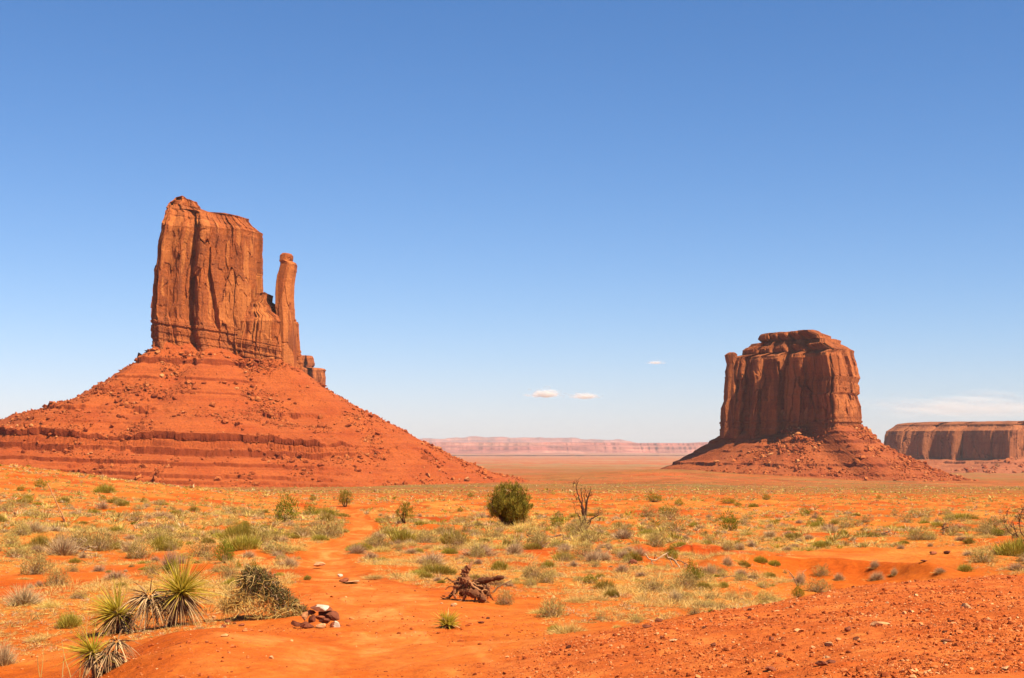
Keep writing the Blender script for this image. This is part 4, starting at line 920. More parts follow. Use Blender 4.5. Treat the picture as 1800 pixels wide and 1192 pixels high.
# far scrub and litter too many to count
def far_scrub():
    r = np.random.default_rng(909); g = Geo()
    for (N_, d0, d1, nb, size) in ((15000, 50, 240, 30, 0.42), (13000, 200, 620, 14, 0.75), (20000, 560, 2300, 6, 1.5)):
        px = r.uniform(-500, 2300, N_ * 3); d = np.exp(r.uniform(math.log(d0), math.log(d1), N_ * 3)); x = (px - HX) / F * d
        dn = 0.62 + 1.1 * fbm(x / (0.12 * d0 + 6), d / (0.35 * d0 + 10), o=3, seed=33) + np.where((px < 520) & (d > 75), 0.55, 0)
        ok = (r.random(len(px)) < dn) & (trail_mask(x, d) > 1.4)
        x, d = x[ok][:N_], d[ok][:N_]; n = len(x); z = ground_z(x, d)
        s = size * np.exp(r.normal(0, 0.35, n)) * 0.5
        kq = r.random(n) + 0.25 * fbm(x / 30, d / 30, o=2, seed=8)
        mi = np.where(kq < 0.45, 0, np.where(kq < 0.62, 1, np.where(kq < 0.82, 2, 3)))
        for q in range(4):
            m_ = mi == q
            if not m_.any(): continue
            c = np.repeat(np.stack([x[m_], d[m_], z[m_]], -1), nb, 0); ss = np.repeat(s[m_], nb)
            v = norm(r.normal(size=(len(c), 3))); v[:, 2] = np.abs(v[:, 2]) * 0.8 + 0.1
            b = c + v * ss[:, None] * r.uniform(0.0, 0.55, len(c))[:, None] * [1, 1, 0.6]
            blades(g, b, v + [0, 0, 0.3], ss * r.uniform(0.3, 0.7, len(c)), ss * (0.10 if nb > 20 else 0.22 if nb > 10 else 0.38), 0.1, 1, np.clip(r.normal(0.5, 0.25, len(c)), 0, 1), q, r)
    tag(link('scrub', g.mesh('scrub', [M['sage'], M['rabbit'], M['straw'], M['grey']])), 'far low scrub dotting the red plain', 'scrub', kind='stuff')
far_scrub()

def litter():
    r = np.random.default_rng(910); g = Geo()
    N_ = 26000; px = r.uniform(-200, 2000, N_); d = np.exp(r.uniform(math.log(15), math.log(75), N_)); x = (px - HX) / F * d
    dn = 0.55 + 1.1 * fbm(x / 2.5, d / 4, o=3, seed=44)
    ok = (r.random(N_) < dn) & (trail_mask(x, d) > 1.25) & (gravel_mask(x, d) < 0.1) & ~((px > 1390) & (px < 1700) & (d > 25) & (d < 50)) & ~((px > 560) & (px < 960) & (d < 20))
    x, d = x[ok], d[ok]; z = ground_z(x, d); n = len(x); nb = 26
    s = np.exp(r.normal(math.log(0.05), 0.4, n)) * np.interp(d, [15, 30, 70], [1.0, 1.3, 3.6])
    c = np.repeat(np.stack([x, d, z], -1), nb, 0); ss = np.repeat(s, nb)
    v = norm(r.normal(size=(len(c), 3))); v[:, 2] = np.abs(v[:, 2]) + 0.15
    mi = np.repeat(r.random(n), nb)
    for q, lo, hi in ((0, 0, .55), (1, .55, .86), (2, .86, 1.01)):
        m_ = (mi >= lo) & (mi < hi)
        blades(g, c[m_] + v[m_] * ss[m_][:, None] * 0.55 * [1, 1, .3], v[m_], ss[m_] * r.uniform(0.35, 0.9, m_.sum()), np.maximum(ss[m_] * 0.055, .0035), 0.3, 2, r.random(m_.sum()), q, r)
    N_ = 9000; px = r.uniform(-200, 2000, N_); d = np.exp(r.uniform(math.log(19), math.log(110), N_)); x = (px - HX) / F * d
    ok = (fbm(x / 3.2, d / 5, o=3, seed=144) + r.normal(size=N_) * 0.1 > 0.24) & (trail_mask(x, d) > 1.5) & (gravel_mask(x, d) < 0.05) & ~((px > 1390) & (px < 1700) & (d > 25) & (d < 50)) & ~((px > 560) & (px < 930) & (d < 22))
    x, d = x[ok], d[ok]; z = ground_z(x, d); n = len(x); nb = 44; s = r.uniform(.10, .24, n) * np.interp(d, [19, 110], [.8, 1.8])
    c = np.repeat(np.stack([x, d, z], -1), nb, 0); ss = np.repeat(s, nb); v = norm(r.normal(size=(len(c), 3))); v[:, 2] = np.abs(v[:, 2]) + 0.35
    blades(g, c + v * ss[:, None] * [.7, .7, .05], v, ss * r.uniform(0.4, 1.0, len(c)), np.maximum(ss * 0.03, .005), 0.25, 2, r.random(len(c)), 0, r)
    tag(link('dry_grass', g.mesh('dry_grass', [M['straw'], M['sage'], M['grey']])), 'fine dry grass scattered over the sand', 'grass', kind='stuff')
litter()

# ------------------------------------------------------------------ junipers
def juniper(px, row, wpx, hpx, label, seed, n=7000, cone=0.0):
    rg = np.random.default_rng(seed); p = hit(px, row); s = p[1] / F; W_, H_ = wpx * s, hpx * s
    root = empty('juniper', p); tag(root, label, 'juniper')
    g = Geo(); nc = 280 if n > 4000 else 90
    c = norm(rg.normal(size=(nc, 3))) * (rg.random(nc) ** 0.4)[:, None]
    c[:, 2] = c[:, 2] * 0.5 + 0.5
    prof = np.interp(c[:, 2], [0, 0.12, 0.45, 0.8, 1.0], [0.75, 0.95, 1.0, 0.85 - cone * 0.4, 0.62 - cone * 0.5])
    rr_ = np.hypot(c[:, 0], c[:, 1]); c[:, :2] *= (prof * np.minimum(1, 0.95 / np.maximum(rr_, 0.3)))[:, None]
    c = c * [W_ * 0.46, W_ * 0.46, H_ * 0.86] + [0, 0, H_ * 0.07]
    c *= (1 + rg.normal(0, 0.065, nc))[:, None] * [1, 1, 1]; k_ = rg.integers(0, nc, n); cr = rg.uniform(0.03, 0.095, nc) * H_
    v = norm(rg.normal(size=(n, 3))); P = c[k_] + v * (cr[k_] * rg.random(n) ** 0.5)[:, None] * [1, 1, 1.9]
    P[:, 2] = np.maximum(P[:, 2], 0.02)
    tone = np.repeat(rg.normal(0.5, 0.13, nc), 1)[k_] + rg.normal(0, 0.16, n)
    blades(g, P, v * 0.5 + [0, 0, 0.9] + rg.normal(size=(n, 3)) * 0.35, rg.uniform(0.03, 0.085, n) * H_, 0.014 * H_, 0.0, 1, np.clip(tone, 0, 1), 0, rg)
    link('crown', g.mesh('crown', [M['juniper']]), root)
    t = Geo()
    for i in range(9 if n > 4000 else 4):
        a = rg.uniform(0, 6.28); P_, _ = wander((0.05 * W_ * math.cos(a), 0.05 * W_ * math.sin(a), -0.05), (0.45 * math.cos(a), 0.45 * math.sin(a), 1.0), H_ * 0.7, 7, 0.16, rg)
        tube(t, P_, np.linspace(0.035, 0.008, 8) * H_, 6, rg.random(), 0, 0.1, rg)
    link('trunk', t.mesh('trunk', [M['wood_dark']], True), root)
    return root
juniper(895, 924, 92, 76, 'large rounded juniper in the middle of the flat', 1, 15000)
juniper(607, 890, 31, 31, 'small dark conical juniper at the far end of the trail', 2, 3200, 0.35)
juniper(712, 920, 40, 40, 'loose olive juniper bush right of the trail', 3, 2600, 0.5)

# ------------------------------------------------------------------ dead wood
def pxpoly(pts, p0, ppx, prow, rg, dep=0.0):
    """polyline given in photo pixels at the distance of anchor p0"""
    s = p0[1] / F; o = rg.normal() * dep
    n = len(pts)
    return np.array([((a - ppx) * s, o * i / max(n - 1, 1), (prow - b_) * s) for i, (a, b_) in enumerate(pts)])
def refine(P, k_=3, wob=0.0, rg=rng):
    t = np.linspace(0, len(P) - 1, (len(P) - 1) * k_ + 1); Q = np.stack([np.interp(t, np.arange(len(P)), P[:, i]) for i in range(3)], -1)
    Q[1:-1] += rg.normal(size=(len(Q) - 2, 3)) * wob
    return Q

def dead_tree():
    rg = np.random.default_rng(31); p = hit(1025, 933); s = p[1] / F
    root = empty('dead_tree', p); tag(root, 'bare dark dead tree standing right of the big juniper', 'dead tree')
    g = Geo(); L = [
     ([(1024, 934), (1026, 922), (1027, 910), (1025, 898), (1023, 890)], 4.6, 3.4), ([(1027, 932), (1028, 920), (1029, 905), (1030, 893), (1032, 880)], 3.4, 2.0), ([(1021, 934), (1022, 921), (1019, 910), (1016, 904)], 2.6, 1.2),
     ([(1028, 925), (1034, 919), (1038, 913), (1047, 909), (1052, 905)], 2.4, 0.9), ([(1030, 930), (1037, 921), (1041, 912)], 1.8, 0.7)]
    for q, (pts, a, b_) in enumerate(L):
        P = refine(pxpoly(pts, p, 1025, 933, rg, 0.08), 3, 0.012, rg); tube(g, P, np.linspace(a, b_, len(P)) * s * 0.8, 8, rg.random() * 0.4, 0, 0.08, rg)
    link('trunk', g.mesh('trunk', [M['wood_dark']], True), root)
    B = [([(1023, 890), (1019, 879), (1016, 868), (1013, 858), (1012, 851)], 1.9, .6), ([(1013, 858), (1015, 849), (1016, 843)], .7, .3), ([(1012, 851), (1009, 847), (1007, 858)], .6, .3), ([(1023, 892), (1023, 880), (1021, 868), (1022, 858)], 1.9, .6),
         ([(1032, 880), (1035, 872), (1036, 866), (1039, 860), (1038, 855)], 1.7, .4), ([(1030, 893), (1029, 882), (1027, 874), (1029, 862)], 1.3, .4), ([(1032, 880), (1031, 872), (1030, 864), (1028, 856)], 1, .3), ([(1019, 879), (1014, 878), (1010, 872)], .8, .3), ([(1016, 904), (1012, 900), (1010, 893)], .8, .3),
         ([(1035, 872), (1040, 870), (1041, 864)], .7, .3), ([(1047, 909), (1049, 903), (1053, 901)], .7, .3), ([(1022, 890), (1016, 888), (1012, 890), (1008, 885)], .7, .3)]
    for pts, a, b_ in B:
        P = refine(pxpoly(pts, p, 1025, 933, rg, 0.12), 3, 0.015, rg); h = Geo(); tube(h, P, np.linspace(a, b_, len(P)) * s * 0.8, 6, rg.random() * 0.5, 0, 0.05, rg)
        for _ in range(5):
            i = int(rg.integers(2, len(P))); Q, _d = wander(P[i], rg.normal(size=3) * [1, 1, .6] + [0, 0, .7], rg.uniform(.12, .32), 4, .3, rg); tube(h, Q, np.linspace(.35, .12, 5) * s, 4, rg.random() * .8, 0, 0, rg)
        link('branch', h.mesh('branch', [M['wood_dark']], True), root)
dead_tree()

def sticks(name, px, row, lines, mat, label, cat, seed, dep=0.05, twigs=0, k_=1.0, group=None):
    rg = np.random.default_rng(seed); p = hit(px, row); s = p[1] / F; g = Geo()
    for pts, a, b_ in lines:
        P = refine(pxpoly(pts, p, px, row, rg, dep), 3, 0.25 * s * a, rg); tube(g, P, np.linspace(a, b_, len(P)) * s * k_ * 0.62, 7, rg.random(), 0, 0.1, rg)
        for _ in range(twigs):
            i = int(rg.integers(1, len(P))); Q, _d = wander(P[i], rg.normal(size=3) * [1, 1, .5] + [0, 0, .35], rg.uniform(5, 13) * s, 4, .35, rg); tube(g, Q, np.linspace(.7, .25, 5) * s, 4, rg.random(), 0, 0, rg)
    o = link(name, g.mesh(name, [M[mat]], True), None, p); return tag(o, label, cat, group)
sticks('dead_pole', 115, 918, [([(115, 919), (108, 903), (100, 886), (92, 868), (83, 851)], 2.4, 1.6), ([(113, 918), (104, 904), (101, 896)], 1.6, 1)], 'wood', 'pale dead pole leaning left out of the brush', 'dead branch', 1, twigs=1)
sticks('branch_pile', 140, 976, [([(88, 974), (110, 965), (135, 962), (160, 968)], 2, 1.4), ([(95, 977), (104, 960), (125, 951), (140, 947)], 1.6, .8), ([(98, 972), (130, 972), (168, 974)], 2.4, 1.2), ([(120, 976), (138, 957), (150, 950)], 1.4, .8), ([(140, 976), (158, 960), (172, 962)], 1.8, .9), ([(125, 968), (150, 977), (172, 980)], 1.6, .8), ([(100, 966), (92, 973), (88, 978)], 1.2, .7)], 'wood_pale', 'tangled pile of grey dead branches under the large sagebrush', 'branches', 2, 0.25, 6)
sticks('fallen_log', 968, 948, [([(926, 941), (940, 946), (955, 947), (972, 946), (988, 943)], 1.6, 2.4), ([(955, 947), (945, 951)], 1, .5)], 'wood_dark', 'dark thin log lying left of the dead tree', 'log', 3, 0.5, 2)
sticks('fallen_log', 957, 966, [([(946, 966), (955, 959), (966, 952)], 1.1, .8)], 'wood_pale', 'short pale stick lying below the dark thin log', 'stick', 4, 0.5, 1)
sticks('fallen_log', 1010, 952, [([(990, 948), (1004, 946), (1020, 942)], 1.4, .9), ([(985, 955), (996, 946)], 1, .5)], 'wood_pale', 'pale dead branch lying at the foot of the dead tree', 'branch', 14, 0.5, 2)
sticks('fallen_log', 1058, 986, [([(1046, 984), (1060, 984.5), (1073, 985)], 1.3, .9)], 'wood_pale', 'short pale stick on the sand below the dead tree', 'stick', 5, 0.2, 1)
sticks('deadwood', 1165, 994, [([(1133, 973), (1138, 981), (1146, 985), (1156, 984), (1166, 977), (1173, 975), (1176, 981), (1184, 984), (1192, 989)], 2.2, 1.8), ([(1144, 984), (1146, 994)], 1.6, 1), ([(1150, 982), (1150, 974), (1155, 980)], 1.4, .9), ([(1184, 984), (1190, 992), (1193, 999)], 2.8, 2), ([(1190, 985), (1200, 987), (1209, 992)], 1.8, .8), ([(1178, 984), (1182, 996)], 1.6, 1)], 'wood_pale', 'twisted pale driftwood-like root on the low cut bank', 'deadwood', 6, 0.3, 1)
sticks('deadwood', 1275, 1018, [([(1262, 1018), (1275, 1014), (1290, 1012), (1300, 1016), (1328, 1022)], 1.4, .8)], 'wood_pale', 'long thin pale branch below the dead grey mound', 'branch', 7, 0.4, 1)
sticks('deadwood', 1552, 940, [([(1540, 944), (1550, 938), (1558, 932)], 1.6, 1), ([(1545, 944), (1556, 942), (1566, 938)], 1.4, .8), ([(1550, 938), (1549, 930)], 1, .5)], 'wood_pale', 'pale dead branches behind the sand slope at right', 'branches', 8, 0.4, 4)
sticks('stump', 1658, 940, [([(1657, 941), (1659, 932), (1656, 926), (1662, 920)], 4, 2), ([(1658, 930), (1666, 927)], 2, 1)], 'wood_dark', 'small dark broken stump above the sand slope at right', 'stump', 9, 0.1, 2)
sticks('dead_branch', 1404, 1030, [([(1402, 1031), (1397, 1020), (1391, 1010), (1385, 1004)], 1.8, .9), ([(1397, 1018), (1388, 1012)], 1.1, .5), ([(1403, 1031), (1410, 1018), (1412, 1005)], 1.2, .6)], 'wood_pale', 'bare forked branch beside the tall leaning grey shrub', 'branch', 10, 0.1, 4)
sticks('bare_tree', 1812, 965, [([(1812, 966), (1806, 954), (1799, 950), (1790, 943), (1783, 930), (1780, 915)], 2.6, .8), ([(1806, 954), (1795, 935), (1792, 920), (1797, 905), (1800, 893)], 1.8, .6), ([(1812, 966), (1810, 940), (1806, 915), (1808, 890)], 3, 1), ([(1790, 943), (1778, 938), (1772, 925), (1770, 908)], 1.2, .4), ([(1783, 930), (1776, 920), (1775, 900)], 1, .4), ([(1792, 920), (1784, 908), (1785, 894)], 1, .4), ([(1799, 950), (1786, 951), (1776, 944)], 1, .4), ([(1806, 915), (1798, 910), (1792, 898), (1793, 885)], 1, .4), ([(1812, 966), (1822, 940), (1830, 910), (1828, 890)], 2.4, .8)], 'wood_dark', 'leafless spreading tree cut by the right edge', 'dead tree', 11, 0.6, 9)

def fallen_root():
    rg = np.random.default_rng(41); p = hit(828, 1057); s = p[1] / F; ax, ar = 828, 1057
    root = empty('fallen_root', p); tag(root, 'upturned gnarled root of a dead tree lying on the open sand', 'tree root')
    def T(pts, a, b_, dep, mi=0, k_=4, g=None, wob=0.5, y0=0.0):
        P = pxpoly(pts, p, ax, ar, rg, dep); P[:, 1] += y0; P = refine(P, k_, wob * s, rg)
        r_ = np.interp(np.linspace(0, 1, len(P)), [0, .5, 1], [a, (a + b_) / 2, b_]) * s
        tube(g, P, r_ * (1 + 0.12 * rg.normal(size=len(P))), 9, rg.random(), mi, 0.14, rg)
    g = Geo()
    # broken trunk pointing up, core mass
    T([(826, 1036), (818, 1024), (814, 1014), (818, 1003), (826, 997)], 11, 4.5, 0.0, 0, 5, g, 0.8)
    T([(818, 1010), (822, 1000), (827, 993), (831, 986)], 4.5, 0.8, 0.0, 0, 4, g, 0.4)
    T([(806, 1034), (818, 1030), (832, 1032), (846, 1036), (856, 1040)], 9, 6, 0.05, 0, 5, g, 0.9)
    T([(812, 1040), (826, 1040), (842, 1044), (852, 1050)], 7, 5, -0.1, 0, 5, g, 0.9, -0.06)
    T([(800, 1030), (808, 1022), (818, 1016)], 5, 5, 0.05, 0, 4, g, 0.8, 0.05)
    link('trunk', g.mesh('trunk', [M['wood']], False), root)
    g = Geo(); T([(832, 1026), (846, 1021), (864, 1017), (884, 1013)], 5.5, 4.0, 0.25, 0, 5, g, 0.4); link('log', g.mesh('log', [M['wood']], True), root)
    legs = [([(812, 1028), (802, 1038), (792, 1047), (782, 1055)], 4.6, 2.2, 0.05), ([(782, 1054), (774, 1049)], 1.6, .7, 0.0), ([(800, 1030), (799, 1042), (801, 1052)], 3, 1.6, -0.1), ([(808, 1026), (794, 1024), (786, 1018), (780, 1020)], 2.4, .8, 0.1),
            ([(846, 1036), (852, 1050), (848, 1060)], 3.2, 1.8, -0.15), ([(838, 1040), (836, 1052), (832, 1060)], 3, 1.4, -0.2), ([(824, 1018), (832, 1030), (846, 1038), (858, 1035), (861, 1028)], 2.6, 1.2, -0.15), ([(830, 1024), (842, 1030), (854, 1029), (858, 1038), (862, 1046)], 2.0, .9, -0.1),
            ([(820, 1042), (815, 1052), (806, 1056)], 2.4, 1.1, -0.15), ([(852, 1040), (862, 1046), (868, 1054)], 2.8, 1.2, -0.1), ([(806, 1030), (790, 1030), (783, 1036)], 1.8, .7, -0.1), ([(816, 1016), (822, 1030), (820, 1044)], 2.6, 1.2, -0.12), ([(826, 1020), (830, 1034), (842, 1048)], 2.4, 1.1, -0.14)]
    for pts, a, b_, dp in legs:
        g = Geo(); T(pts, a, b_, dp * 0, 0, 4, g, 0.6, dp); link('root', g.mesh('root', [M['wood']], True), root)
    g = Geo()
    for _ in range(46):
        st = np.array([rg.uniform(800, 860), rg.uniform(1018, 1048)]); b0 = np.array([(st[0] - ax) * s, rg.uniform(-.12, .1), (ar - st[1]) * s])
        P, _d = wander(b0, rg.normal(size=3) * [1, .7, .8] + [0, 0, -.15], rg.uniform(8, 26) * s, 6, .35, rg); P[:, 2] = np.maximum(P[:, 2], .005); tube(g, P, np.linspace(rg.uniform(.7, 1.5), .3, 7) * s, 5, rg.random(), 0, 0.05, rg)
    n = 260; st = np.stack([rg.uniform(800, 862, n), rg.uniform(1012, 1050, n)], -1); b0 = np.stack([(st[:, 0] - ax) * s, rg.uniform(-.13, .0, n), (ar - st[:, 1]) * s], -1)
    blades(g, b0, rg.normal(size=(n, 3)) * [1, .6, 1], rg.uniform(5, 14, n) * s, 1.2 * s, .1, 2, rg.random(n), 0, rg)
    link('rootlets', g.mesh('rootlets', [M['wood']], False), root)
    g = Geo(); T([(866, 1042), (876, 1032), (886, 1027), (899, 1020)], 1.5, .7, 0.1, 0, 3, g, 0.3); T([(886, 1027), (895, 1028)], 1, .5, 0, 0, 3, g, .2); link('branch', g.mesh('branch', [M['wood_pale']], True), root)
fallen_root()

# ------------------------------------------------------------------ yuccas
def yucca(px, row, crown, rad, tilt, ng, nd, label, seed, extra=None, dark=0.0):
    rg = np.random.default_rng(seed); p = hit(px, row); s = p[1] / F
    root = empty('yucca', p); tag(root, label, 'yucca')
    c = np.array([(crown[0] - px) * s, 0.0, (row - crown[1]) * s]); ax = norm(np.array(tilt, float))
    g = Geo(); v = norm(rg.normal(size=(ng, 3)) * [1, 0.9, 1] + ax * 0.75)
    v[v[:, 2] < -0.35, 2] *= -0.4
    L = rad * s * rg.uniform(0.4, 1.15, ng)
    blades(g, c + v * 0.015 + rg.normal(size=(ng, 3)) * 0.006, v, L, 2.0 * s * rg.uniform(0.8, 1.2, ng), rg.uniform(-.05, .26, ng), 5, np.clip(rg.normal(0.5 - dark, 0.24, ng), 0, 1), 0, rg)
    link('leaves', g.mesh('leaves', [M['yucca']]), root)
    g = Geo(); v = norm(rg.normal(size=(nd, 3)) * [0.85, .7, .45] + [0, -.1, -0.75] - ax * 0.2); L = rad * s * rg.uniform(0.45, 1.0, nd)
    blades(g, c + rg.normal(size=(nd, 3)) * 0.012, v, L, 2.6 * s, rg.uniform(.05, .35, nd), 4, rg.random(nd), 0, rg)
    if extra:
        for (ex, er, er2, n2) in extra:
            c2 = np.array([(ex - px) * s, 0.02, (row - er) * s]); v = norm(rg.normal(size=(n2, 3)) * [.7, .7, .35] + [0, 0, -.35]); b0 = c2 + v * er2 * s * 0.15
            blades(g, b0, v + [0, 0, .25], er2 * s * rg.uniform(.6, 1.1, n2), 2.8 * s, rg.uniform(.3, .75, n2), 5, np.clip(rg.normal(.55, .3, n2), 0, 1), 0, rg)
    m = g.mesh('dead_leaves', [M['yucca_dead']]); 
    link('dead_leaves', m, root)
    t = Geo(); P = refine(np.array([(0, 0, -.03), c * [.5, 1, .5], c]), 3, .004, rg); tube(t, P, 7 * s, 8, .2, 0, .2, rg); link('stem', t.mesh('stem', [M['wood']], True), root)
yucca(300, 1102, (318, 1042), 74, (.45, -.3, .75), 400, 300, 'largest yellow-green yucca with a grey-brown skirt of dead leaves', 71, [(262, 1050, 54, 190), (285, 1052, 45, 80)])
yucca(208, 1112, (207, 1080), 72, (-.8, -.3, .6), 290, 130, 'middle yucca fanning its leaves to the left', 72, [(214, 1078, 34, 60)])
yucca(172, 1188, (163, 1148), 60, (-.55, -.3, .5), 150, 130, 'darkest yucca at the lower left, mostly dead leaves', 73, [(190, 1150, 46, 150), (205, 1128, 38, 60)], 0.22)
yucca(784, 1104, (786, 1099), 32, (0.1, -.3, .9), 210, 150, 'small yucca alone on the sand mound below the fallen root', 74)

# tall dry stems beside the darkest yucca
g = Geo(); p = hit(150, 1186); s = p[1] / F; rg = np.random.default_rng(8)
for dx, hh in ((-26, 66), (-10, 90), (3, 100), (-40, 40), (-80, 44), (-78, 60)):
    P, _d = wander((dx * s, 0, -.02), (rg.normal() * .08, 0, 1), hh * s, 6, .05, rg); tube(g, P, np.linspace(1.0, .5, 7) * s, 5, rg.random(), 0, 0, rg)
tag(link('grass_stalks', g.mesh('grass_stalks', [M['straw']]), None, p), 'tall thin straw stalks in front of the darkest yucca', 'grass stalks')

# ------------------------------------------------------------------ sprawling bush beside the cairn
def sprawl():
    rg = np.random.default_rng(91); p = hit(470, 1086); s = p[1] / F; root = empty('sprawling_bush', p); tag(root, 'wide tangled bush of dark green sprigs and straw stems left of the rock pile', 'bush')
    def pt(n, pts):
        k_ = rg.integers(0, len(pts), n); A = np.array(pts, float)[k_]
        v = norm(rg.normal(size=(n, 3))) * (rg.random(n) ** .5)[:, None]
        return np.stack([(A[:, 0] - 470 + v[:, 0] * A[:, 2]) * s, v[:, 1] * A[:, 2] * s, np.maximum((1086 - A[:, 1] + v[:, 2] * A[:, 2] * .8) * s, .01)], -1), v
    top = [(440, 1008, 16), (455, 1012, 16), (470, 1020, 18), (432, 1022, 16), (450, 1030, 20), (482, 1036, 18), (498, 1048, 17), (470, 1044, 20), (512, 1062, 14), (490, 1062, 16), (438, 1040, 18), (528, 1074, 11)]
    g = Geo(); P, v = pt(5200, top); blades(g, P, v * .6 + rg.normal(size=P.shape) * .5 + [0, 0, .4], rg.uniform(4, 9, len(P)) * s, 1.5 * s, .1, 2, np.clip(rg.normal(.3, .25, len(P)), 0, 1), 0, rg)
    P, v = pt(1500, top); blades(g, P, v + rg.normal(size=P.shape) * .4, rg.uniform(6, 16, len(P)) * s, .9 * s, .1, 3, rg.random(len(P)) * .8, 1, rg)
    link('foliage', g.mesh('foliage', [M['sprig'], M['grey']]), root)
    low = [(405, 1050, 16), (420, 1062, 18), (440, 1068, 16), (462, 1072, 16), (484, 1078, 15), (505, 1080, 15), (525, 1084, 13), (398, 1066, 12), (470, 1056, 16), (510, 1066, 16), (430, 1048, 14), (538, 1084, 9)]
    g = Geo(); P, v = pt(1300, low); P[:, 1] -= 8 * s
    blades(g, P, v + rg.normal(size=P.shape) * .6, rg.uniform(9, 26, len(P)) * s, 1.15 * s, rg.uniform(-.4, .6, len(P)), 5, rg.random(len(P)), 0, rg)
    P, v = pt(220, low + top[:4]); P[:, 1] -= 9 * s
    for i in range(220):
        Q, _d = wander(P[i], rg.normal(size=3) * [1, .5, .7], rg.uniform(14, 44) * s, 6, .32, rg); Q[:, 2] = np.maximum(Q[:, 2], .01); tube(g, Q, np.linspace(.75, .3, 7) * s, 4, rg.random(), 0, 0, rg)
    for i in range(7):
        Q, _d = wander(((400 - 470) * s, -.02, (1086 - 1045) * s), (-1, -.2, .15 + rg.normal() * .3), rg.uniform(30, 62) * s, 6, .1, rg); tube(g, Q, np.linspace(.6, .3, 7) * s, 4, rg.random(), 0, 0, rg)
    link('dry_stems', g.mesh('dry_stems', [M['straw']]), root)
sprawl()

# ------------------------------------------------------------------ rocks
def subdiv(V, Fc):
    cache = {}; V = list(map(tuple, V)); out = []
    def mid(a, b_):
        k_ = (min(a, b_), max(a, b_))
        if k_ not in cache: cache[k_] = len(V); V.append(tuple((np.array(V[a]) + np.array(V[b_])) / 2))
        return cache[k_]
    for a, b_, c in Fc:
        x, y, z = mid(a, b_), mid(b_, c), mid(c, a); out += [(a, x, z), (x, b_, y), (z, y, c), (x, y, z)]
    return norm(np.array(V)), np.array(out)
S2V, S2F = subdiv(*subdiv(ICO, ICF))
def rock_mesh(name, dims, seed, mats, white=None):
    rg = np.random.default_rng(seed); V = S2V.copy()
    for _ in range(15):                                           # planar breaks
        n = norm(rg.normal(size=3)); t = rg.uniform(.42, .8); d = V @ n; V = V - np.outer(np.maximum(d - t, 0), n)
    V = V * (1 + .10 * fbm(V[:, 0] * 3, V[:, 1] * 3, V[:, 2] * 3, o=3, seed=seed))[:, None]
    V = V * np.array(dims) * .62
    mi = np.zeros(len(S2F), int)
    if white: c = V[S2F].mean(1); mi = (white(c / np.array(dims))).astype(int)
    return mesh_from(name, V, [S2F], mats, False, {'v': np.full(len(V), rg.random())}, mi)
def put_rock(px, row, w_, h_, mat, label, seed, lift=0, back=0.0, cat='rock', group=None, anchor=None, white=None, rz=None):
    p = hit(px, row) if anchor is None else anchor; s = p[1] / F
    mats = [M[mat], M['rock_white']] if white else [M[mat]]
    me = rock_mesh('rock', (w_ * s, w_ * s * .75, h_ * s), seed, mats, white)
    x = p[0] if anchor is None else (px - HX) / F * (p[1] + back); zc = (p[2] + h_ * s * .38) if anchor is None else (p[2] + (lift + h_ * .45) * s)
    o = link('rock', me, None, (x, p[1] + back, zc)); o.rotation_euler = (random.uniform(-.1, .1), random.uniform(-.12, .12), random.uniform(-.4, .4) if rz is None else rz)
    return tag(o, label, cat, group)
cp = hit(556, 1104)
for i, (px, lift, w_, h_, mt, back, lb) in enumerate([
    (521, 0, 21, 14, 'rock_red', .02, 'brown rock at the left end of the rock pile'), (540, 0, 25, 11, 'rock_red', -.01, 'flat brown rock second from left in the rock pile front row'), (562, 0, 18, 11, 'rock_tan', -.05, 'tan rock in the front row of the rock pile'),
    (536, 11, 15, 17, 'rock_tan', .06, 'upright tan rock at the upper left of the rock pile'), (549, 9, 17, 14, 'rock_red', .03, 'brown rock wedged in the middle of the rock pile'), (572, 9, 24, 10, 'rock_red', .0, 'slanted brown rock resting on the tan one'),
    (582, 12, 38, 20, 'rock_red', .13, 'large red boulder at the right back of the rock pile'), (563, 14, 16, 9, 'rock_red', .05, 'small brown rock under the white-topped slab'), (545, 20, 22, 9, 'rock_red', .1, 'dark brown rock just under the left end of the white-topped slab'), (532, 2, 12, 9, 'rock_red', -.04, 'small brown chip at the foot of the rock pile')]):
    put_rock(px, 0, w_, h_, mt, lb, 300 + i, lift, back, anchor=cp)
put_rock(566, 0, 46, 9, 'rock_red', 'flat slab with white paint on top, highest of the rock pile', 337, 29, .08, anchor=cp, white=lambda c: (c[:, 2] + .25 * np.sin(c[:, 0] * 14) > .12) & (c[:, 0] > -.2), rz=0.15)
put_rock(588, 0, 22, 13, 'rock_red', 'white-painted rock at the front right of the rock pile', 331, 0, -.07, anchor=cp, white=lambda c: (c[:, 0] > -.02), rz=0.0)
